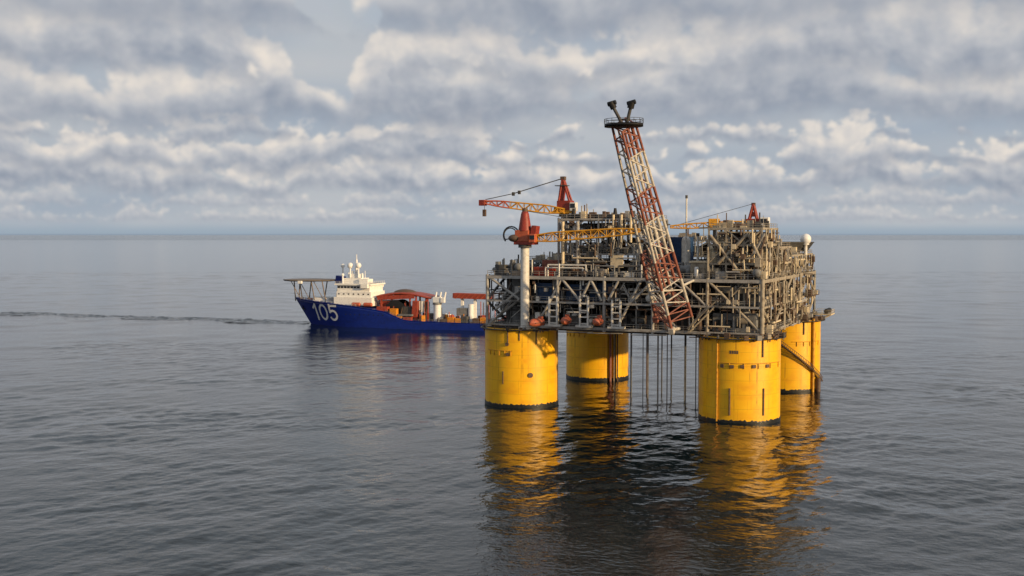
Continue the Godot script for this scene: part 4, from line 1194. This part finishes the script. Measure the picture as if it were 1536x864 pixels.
func build_ship():
	var t := Node3D.new(); t.name = "supply_ship"; add_child(t)
	t.position = Vector3(-103.7, 0, -563.0); t.rotation.y = deg_to_rad(161.2)
	tag(t, "long blue offshore ship with white bridge lying behind the platform", "ship")
	# hull: rings run port side up, starboard side down
	var j := Join.new()
	var rings := []
	for st in stations:
		var a := []
		for k in 11:
			a.append(hull_point(st, k / 10.0))
		var b := []
		for k in 11:
			var p := hull_point(st, 1.0 - k / 10.0)
			b.append(Vector3(p.x, p.y, -p.z))
		rings.append(a + b)
	j.skin(rings, true)
	var last: Array = rings[-1]
	for k in 10:
		j.quad(last[k + 1], last[k], last[21 - k], last[20 - k])
	var h := part(t, "hull", j.mesh(), M.hull_blue)
	var dk := Join.new()
	for i in stations.size() - 1:
		var a: Array = stations[i]
		var b: Array = stations[i + 1]
		dk.quad(Vector3(a[0], a[4] - 0.9, -a[2] + 0.1), Vector3(a[0], a[4] - 0.9, a[2] - 0.1), Vector3(b[0], b[4] - 0.9, b[2] - 0.1), Vector3(b[0], b[4] - 0.9, -b[2] + 0.1))
	part(t, "deck", dk.mesh(), M.brown)
	# pale rubbing strakes and bulwark caps
	var cap := Join.new()
	for i in stations.size() - 1:
		for sgn in [-1.0, 1.0]:
			cap.bar(Vector3(stations[i][0], stations[i][4], sgn * stations[i][2]), Vector3(stations[i + 1][0], stations[i + 1][4], sgn * stations[i + 1][2]), 0.16, 5)
	part(h, "bulwark_cap", cap.mesh(), M.hull_blue)
	number_on_bow(h)
	# forecastle machinery
	box(t, "windlass", Vector3(-1.0, 12.6, -1.5), Vector3(3.0, 1.6, 2.4), M.ship_red, Vector3.ZERO, "cabin")
	box(t, "forecastle_house", Vector3(-8.5, 12.6, 0), Vector3(9.0, 2.8, 11.0), M.ship_cream, Vector3.ZERO, "cabin")
	# helideck on slender legs over the bow
	var hd := Join.new()
	var lo := []
	var hi := []
	var c0 := []
	var c1 := []
	for i in 8:
		var d := Vector3(cos(TAU * (i + 0.5) / 8) * 14.5, 0, -sin(TAU * (i + 0.5) / 8) * 12.5)
		c0.append(Vector3(0, 22.3, 0) + d * 0.02); lo.append(Vector3(0, 22.3, 0) + d * 0.97); hi.append(Vector3(0, 23.0, 0) + d); c1.append(Vector3(0, 23.0, 0) + d * 0.02)
	hd.skin([c0, lo, hi, c1])
	var heli := part(t, "helideck", hd.mesh(), M.helideck)
	for g in [[8.0, -3.0], [8.0, 3.0], [3.0, -6.0], [3.0, 6.0], [-5.0, -8.5], [-5.0, 8.5], [-11.5, -9.0], [-11.5, 9.0]]:
		tube(heli, "leg", Vector3(g[0], 11.8 if g[0] > 0 else 11.0, g[1] * 0.55), Vector3(g[0], 22.4, g[1]), 0.28, M.helideck)
	for g in [[8.0, 0.0], [3.0, 0.0], [-5.0, 0.0]]:
		tube(heli, "brace", Vector3(g[0], 22.2, -6.0), Vector3(g[0] - 5.0, 13.0, -5.0), 0.18, M.helideck)
	box(heli, "deck_light_box", Vector3(-0.5, 22.0, -11.8), Vector3(2.0, 1.4, 1.4), M.ship_cream, Vector3.ZERO, "cabin")
	# superstructure: stepped storeys with window bands
	var sup := [[-28.5, 12.6, 21.0, 4.2, 18.0], [-28.5, 16.1, 19.0, 2.8, 16.0], [-28.2, 19.1, 18.0, 3.2, 15.0], [-28.2, 21.1, 20.0, 0.8, 17.0], [-26.0, 22.8, 10.0, 2.6, 9.0]]
	for s in sup:
		box(t, "superstructure_storey", Vector3(s[0], s[1], 0), Vector3(s[2], s[3], s[4]), M.ship_cream)
	for s in [[-28.2, 19.7, 18.0, 15.0, 10, 1.0], [-28.5, 16.3, 19.0, 16.0, 7, 0.6]]:
		for i in s[4]:
			var x: float = s[0] - s[2] / 2 + s[2] * (i + 0.5) / s[4]
			for sgn in [-1.0, 1.0]:
				box(t, "window", Vector3(x, s[1], sgn * (s[3] / 2 + 0.02)), Vector3(s[2] / s[4] * (0.8 if s[4] == 10 else 0.3), s[5], 0.08), M.glass)
	for i in 7:
		box(t, "window", Vector3(-28.2 + 9.03, 19.7, -6.0 + i * 2.0), Vector3(0.08, 1.0, 1.6), M.glass)
	box(t, "bridge_wing", Vector3(-35.0, 20.4, 0), Vector3(4.0, 2.2, 19.0), M.ship_cream, Vector3.ZERO, "cabin")
	box(t, "funnel", Vector3(-15.5, 22.4, 3.0), Vector3(4.2, 5.0, 3.6), M.hull_blue, Vector3(0, 0, 8), "cabin")
	tube(t, "funnel_base", Vector3(-16.5, 12.0, 3.0), Vector3(-16.5, 21.0, 3.0), 1.5, M.ship_cream)
	var rl := Join.new()
	rl.rail([Vector3(-18.6, 21.5, -8.3), Vector3(-37.8, 21.5, -8.3), Vector3(-37.8, 21.5, 8.3)], 2.4, 1.1)
	part(t, "handrail", rl.mesh(), M.pure)
	# mast and domes
	tube(t, "mast", Vector3(-26.3, 24.4, 0), Vector3(-26.3, 33.4, 0), 1.0, M.pure, "cone")
	tube(t, "mast_pole", Vector3(-26.3, 33.0, 0), Vector3(-26.3, 36.0, 0), 0.22, M.pure)
	for g in [[-19.0, 30.2, -1.0, 1.05, 21.4], [-24.2, 30.4, -3.0, 1.5, 24.4], [-28.8, 30.5, -3.0, 1.5, 24.4]]:
		var dm := ball(t, "satellite_dome", Vector3(g[0], g[1], g[2]), Vector3.ONE * g[3], M.pure)
		tube(t, "dome_post", Vector3(g[0], g[4], g[2]), Vector3(g[0], g[1] - g[3] * 0.8, g[2]), 0.42, M.pure)
	for g in [[-24.8, 27.6, 0.5], [-27.8, 28.4, 0.5], [-30.2, 26.6, 0.4], [-22.6, 26.8, 0.35], [-31.8, 27.8, 0.18]]:
		tube(t, "mast_strut", Vector3(g[0], 24.0 if g[0] > -31.0 else 23.4, -1.6), Vector3(g[0], g[1], -1.6), g[2], M.pure)
	box(t, "mast_house", Vector3(-26.6, 25.2, -0.5), Vector3(5.6, 2.2, 4.0), M.pure, Vector3.ZERO, "cabin")
	for g in [[27.4, 5.0], [29.0, 4.0]]:
		beam(t, "mast_yard", Vector3(-26.3, g[0], -g[1] / 2), Vector3(-26.3, g[0], g[1] / 2), 0.3, 0.3, M.pure)
	box(t, "radar_house", Vector3(-33.0, 22.6, -3.0), Vector3(5.0, 2.4, 6.0), M.ship_cream, Vector3.ZERO, "cabin")
	tube(t, "searchlight_post", Vector3(-21.5, 21.4, -6.0), Vector3(-21.5, 25.4, -6.0), 0.4, M.pure)
	ball(t, "small_dome", Vector3(-21.5, 25.8, -6.0), Vector3.ONE * 0.8, M.pure)
	# anchor, bow rail, portholes and draught marks
	tube(h, "anchor_shank", Vector3(3.4, 9.6, -half_beam(3.4, 9.6) - 0.2), Vector3(3.0, 7.8, -half_beam(3.0, 7.8) - 0.2), 0.28, M.black)
	beam(h, "anchor_fluke", Vector3(4.2, 8.0, -half_beam(4.0, 8.0) - 0.25), Vector3(2.0, 7.7, -half_beam(2.0, 7.7) - 0.25), 0.3, 0.5, M.black)
	var br := Join.new()
	for i in 7:
		for sgn in [-1.0, 1.0]:
			br.rail([Vector3(stations[i][0], stations[i][4], sgn * stations[i][2]), Vector3(stations[i + 1][0], stations[i + 1][4], sgn * stations[i + 1][2])], 2.4, 1.2)
	part(t, "bow_rail", br.mesh(), M.ship_cream)
	for i in 9:
		var px := -26.0 - i * 2.6
		tube(h, "porthole", Vector3(px, 6.4, -half_beam(px, 6.4) + 0.05), Vector3(px, 6.4, -half_beam(px, 6.4) - 0.06), 0.28, M.glass)
	var fr := Join.new()
	for i in range(9, 14):
		fr.rail([Vector3(stations[i][0], stations[i][4], -stations[i][2] + 0.2), Vector3(stations[i + 1][0], stations[i + 1][4], -stations[i + 1][2] + 0.2)], 2.6, 1.1)
	part(t, "deck_rail", fr.mesh(), M.grey)
	# small gear crowding the working deck
	var rng := RandomNumberGenerator.new(); rng.seed = 91
	for i in 80:
		var x := rng.randf_range(-118.0, -58.0)
		var s := Vector3(rng.randf_range(0.8, 2.6), rng.randf_range(0.9, 5.0), rng.randf_range(0.8, 2.4))
		var m: Material = [M.ship_red, M.orange, M.ship_yellow, M.dark, M.grey, M.brown, M.ship_cream][rng.randi() % 7]
		var at := Vector3(x, 2.8, rng.randf_range(-10.5, 9.0))
		if i % 4 == 0: tube(t, "deck_drum", at, at + Vector3(0, s.y, 0), s.x * 0.45, m, "vessel")
		elif i % 4 == 1: tube(t, "deck_post", at, at + Vector3(0, s.y * 2.2, 0), 0.2, m)
		else: box(t, "deck_gear", at + Vector3(0, s.y / 2, 0), s, m, Vector3(0, rng.randf_range(0, 40), 0), "cabin")
	for i in 12:
		var x := rng.randf_range(-43.0, -69.0)
		var z := rng.randf_range(-8.0, -5.0)
		tube(t, "canopy_brace", Vector3(x, 3.0, z), Vector3(x + rng.randf_range(-3.0, 3.0), rng.randf_range(9.0, 14.5), z), 0.22, [M.ship_red, M.orange, M.dark, M.brown][i % 4])
	# rescue boats and lockers on the side deck
	for g in [[-38.0, "orange"], [-31.5, "orange"]]:
		tube(t, "rescue_boat", Vector3(g[0] + 2.4, 11.4, -11.2), Vector3(g[0] - 2.4, 11.4, -11.2), 1.0, M[g[1]], "vessel")
	box(t, "side_locker", Vector3(-45.5, 9.4, -9.6), Vector3(6.0, 2.2, 3.0), M.ship_red, Vector3.ZERO, "cabin")
	box(t, "side_locker", Vector3(-51.5, 8.0, -9.8), Vector3(3.6, 3.4, 2.6), M.ship_yellow, Vector3.ZERO, "cabin")
	box(t, "deck_house", Vector3(-44.0, 11.0, 2.0), Vector3(5.0, 4.0, 14.0), M.ship_red, Vector3.ZERO, "cabin")
	# storage reel under the arched red canopy
	part(t, "reel_drum", lathe([[0.0, -4.6], [5.0, -4.6], [5.0, -4.2], [3.6, -4.0], [3.6, 4.0], [5.0, 4.2], [5.0, 4.6], [0.0, 4.6]], 28), M.black, Transform3D(Basis(Vector3(1, 0, 0), PI / 2), Vector3(-50.6, 8.6, -2.0)))
	for z in [-7.0, 3.0]:
		for x in [-45.6, -55.8]:
			tube(t, "reel_stand", Vector3(x, 3.2, z), Vector3(-50.6, 8.6, z), 0.4, M.dark)
	for g in [[-44.6, 7.0, 5.0], [-47.6, 8.6, 4.0], [-56.6, 7.6, 5.0], [-60.0, 5.6, 3.0]]:
		box(t, "stowed_gear", Vector3(g[0], 2.9 + g[1] / 2, -3.2), Vector3(g[2], g[1], 7.0), M.black if g[0] > -50 else M.dark, Vector3.ZERO, "cabin")
	# canopy: curved beams with sheeting
	var cn := Join.new()
	var top := []
	var low := []
	for i in 15:
		var s := i / 14.0
		var x := lerpf(-40.5, -70.0, s)
		var y := 15.6 + 1.9 * sin(PI * clampf(s * 1.05, 0, 1)) - 0.3 * s
		top.append([Vector3(x, y, -6.5), Vector3(x, y + 0.4, -2.5), Vector3(x, y + 0.4, 2.5), Vector3(x, y, 6.5)])
	for i in 14:
		for k in 3:
			var a: Vector3 = top[i][k]
			var b: Vector3 = top[i][k + 1]
			var c: Vector3 = top[i + 1][k + 1]
			var d: Vector3 = top[i + 1][k]
			cn.quad(a, b, c, d); cn.quad(d - Vector3(0, 0.25, 0), c - Vector3(0, 0.25, 0), b - Vector3(0, 0.25, 0), a - Vector3(0, 0.25, 0))
		for k in [0, 3]:
			cn.bar(top[i][k] - Vector3(0, 0.4, 0), top[i + 1][k] - Vector3(0, 0.4, 0), 0.5, 6)
	part(t, "arched_canopy", cn.mesh(), M.ship_red)
	box(t, "canopy_skirt", Vector3(-51.0, 15.1, -6.6), Vector3(20.0, 2.0, 0.5), M.ship_red, Vector3(0, 0, -3))
	ball(t, "canopy_crown", Vector3(-53.6, 16.6, -1.0), Vector3(6.5, 2.3, 4.0), M.brown)
	for g in [[-43.0, 15.4], [-58.5, 16.8], [-61.8, 16.6], [-68.0, 15.4]]:
		for z in [-6.2, 6.2]:
			beam(t, "canopy_post", Vector3(g[0], 2.9, z), Vector3(g[0], g[1], z), 0.7, 0.7, M.ship_red)
	box(t, "lay_tower_foot", Vector3(-61.6, 8.2, -6.4), Vector3(3.0, 10.6, 2.6), M.ship_red, Vector3(0, 0, 4), "cabin")
	box(t, "control_cabin", Vector3(-64.4, 10.6, -4.8), Vector3(2.0, 5.4, 3.0), M.ship_cream, Vector3.ZERO, "cabin")
	box(t, "pipe_cradle", Vector3(-57.5, 6.6, -9.4), Vector3(7.5, 0.8, 2.0), M.grey)
	box(t, "cargo_box", Vector3(-53.6, 4.6, -9.6), Vector3(4.4, 2.8, 2.8), M.ship_yellow, Vector3.ZERO, "cabin")
	box(t, "cargo_box", Vector3(-58.8, 4.4, -9.4), Vector3(4.4, 2.4, 2.8), M.ship_red, Vector3.ZERO, "cabin")
	box(t, "cargo_box", Vector3(-67.4, 5.0, -3.6), Vector3(4.0, 4.6, 4.0), M.dark, Vector3.ZERO, "cabin")
	box(t, "cargo_box", Vector3(-49.0, 4.5, -9.9), Vector3(3.0, 2.4, 2.4), M.grey, Vector3.ZERO, "cabin")
	# white deck crane
	tube(t, "crane_post", Vector3(-72.6, 2.7, -5.0), Vector3(-72.6, 12.2, -5.0), 1.9, M.pure)
	tube(t, "crane_collar", Vector3(-72.6, 11.8, -5.0), Vector3(-72.6, 12.8, -5.0), 2.3, M.grey)
	box(t, "crane_house", Vector3(-73.0, 14.2, -5.0), Vector3(4.4, 2.8, 3.2), M.pure, Vector3.ZERO, "cabin")
	box(t, "crane_cab", Vector3(-76.0, 14.0, -6.0), Vector3(1.9, 2.4, 1.9), M.pure, Vector3.ZERO, "cabin")
	for g in [-71.6, -74.0, -76.4]:
		tube(t, "crane_horn", Vector3(g, 15.0, -5.0), Vector3(g - 0.6, 18.0, -5.0), 0.45, M.pure)
	# aft gantry and deck cargo
	box(t, "gantry_beam", Vector3(-91.0, 16.2, -4.0), Vector3(20.0, 2.6, 4.0), M.ship_red, Vector3(0, 0, 1), "cabin")
	for i in 7:
		beam(t, "gantry_lacing", Vector3(-82.5 - i * 2.6, 14.9, -6.1), Vector3(-85.1 - i * 2.6, 17.4, -6.1), 0.3, 0.3, M.orange)
	for x in [-85.4, -92.0, -98.5]:
		beam(t, "gantry_leg", Vector3(x, 2.7, -4.0), Vector3(x, 15.2, -4.0), 1.2, 1.2, M.ship_cream if x > -95 else M.ship_red)
	tube(t, "capstan_tower", Vector3(-90.4, 2.7, -5.6), Vector3(-90.4, 12.4, -5.6), 1.4, M.pure)
	box(t, "winch", Vector3(-86.0, 8.6, -4.4), Vector3(5.6, 3.6, 4.0), M.grey, Vector3.ZERO, "cabin")
	for g in [[-78.0, 2.4, "brown"], [-81.6, 3.4, "ship_yellow"], [-85.4, 3.0, "ship_yellow"], [-88.6, 4.0, "dark"], [-94.6, 3.2, "brown"], [-98.4, 3.6, "ship_yellow"], [-104.0, 3.0, "grey"], [-110.0, 4.4, "ship_red"]]:
		box(t, "cargo_box", Vector3(g[0], 2.7 + g[1] / 2, -8.8), Vector3(3.2, g[1], 3.4), M[g[2]], Vector3.ZERO, "cabin")

func number_on_bow(h: Node):
	var glyphs := {
		"1": [[Vector2(0.05, 0.74), Vector2(0.45, 0.98)], [Vector2(0.45, 1.0), Vector2(0.45, 0.0)]],
		"0": [], "5": [[Vector2(0.88, 0.93), Vector2(0.22, 0.93)], [Vector2(0.22, 1.0), Vector2(0.17, 0.50)]],
	}
	for i in 20:
		var a := TAU * i / 20
		var b := TAU * (i + 1) / 20
		glyphs["0"].append([Vector2(0.5 + 0.38 * cos(a), 0.5 + 0.46 * sin(a)), Vector2(0.5 + 0.38 * cos(b), 0.5 + 0.46 * sin(b))])
	for i in 12:
		var a := lerpf(2.35, -2.6, i / 12.0)
		var b := lerpf(2.35, -2.6, (i + 1) / 12.0)
		glyphs["5"].append([Vector2(0.46 + 0.36 * cos(a), 0.33 + 0.29 * sin(a)), Vector2(0.46 + 0.36 * cos(b), 0.33 + 0.29 * sin(b))])
	var word := "105"
	var x_at := [-4.2, -8.2, -14.6]
	var wide := [4.6, 6.0, 6.2]
	for g in 3:
		var j := Join.new()
		for s in glyphs[word[g]]:
			var p: Vector2 = s[0]
			var q: Vector2 = s[1]
			var d := Vector2((q.x - p.x) * wide[g], (q.y - p.y) * 8.0)
			var n := maxi(1, ceili(d.length() / 0.7))
			var e := d.normalized() * 0.35
			var o := Vector2(-d.y, d.x).normalized() * 0.52
			for k in n:
				var c := []
				for m in [[float(k) / n, -1.0, -1.0 if k == 0 else 0.0], [float(k + 1) / n, -1.0, 1.0 if k == n - 1 else 0.0], [float(k + 1) / n, 1.0, 1.0 if k == n - 1 else 0.0], [float(k) / n, 1.0, -1.0 if k == 0 else 0.0]]:
					var w: Vector2 = Vector2(p.x * wide[g], p.y * 8.0) + d * m[0] + o * m[1] + e * m[2]
					var y: float = 2.9 + w.y
					var x: float = x_at[g] - w.x - (8.4 - w.y) * 0.12
					c.append(Vector3(x, y, -half_beam(x, y) - 0.09))
				j.quad(c[0], c[1], c[2], c[3])
		part(h, "painted_digit", j.mesh(), M.pure)
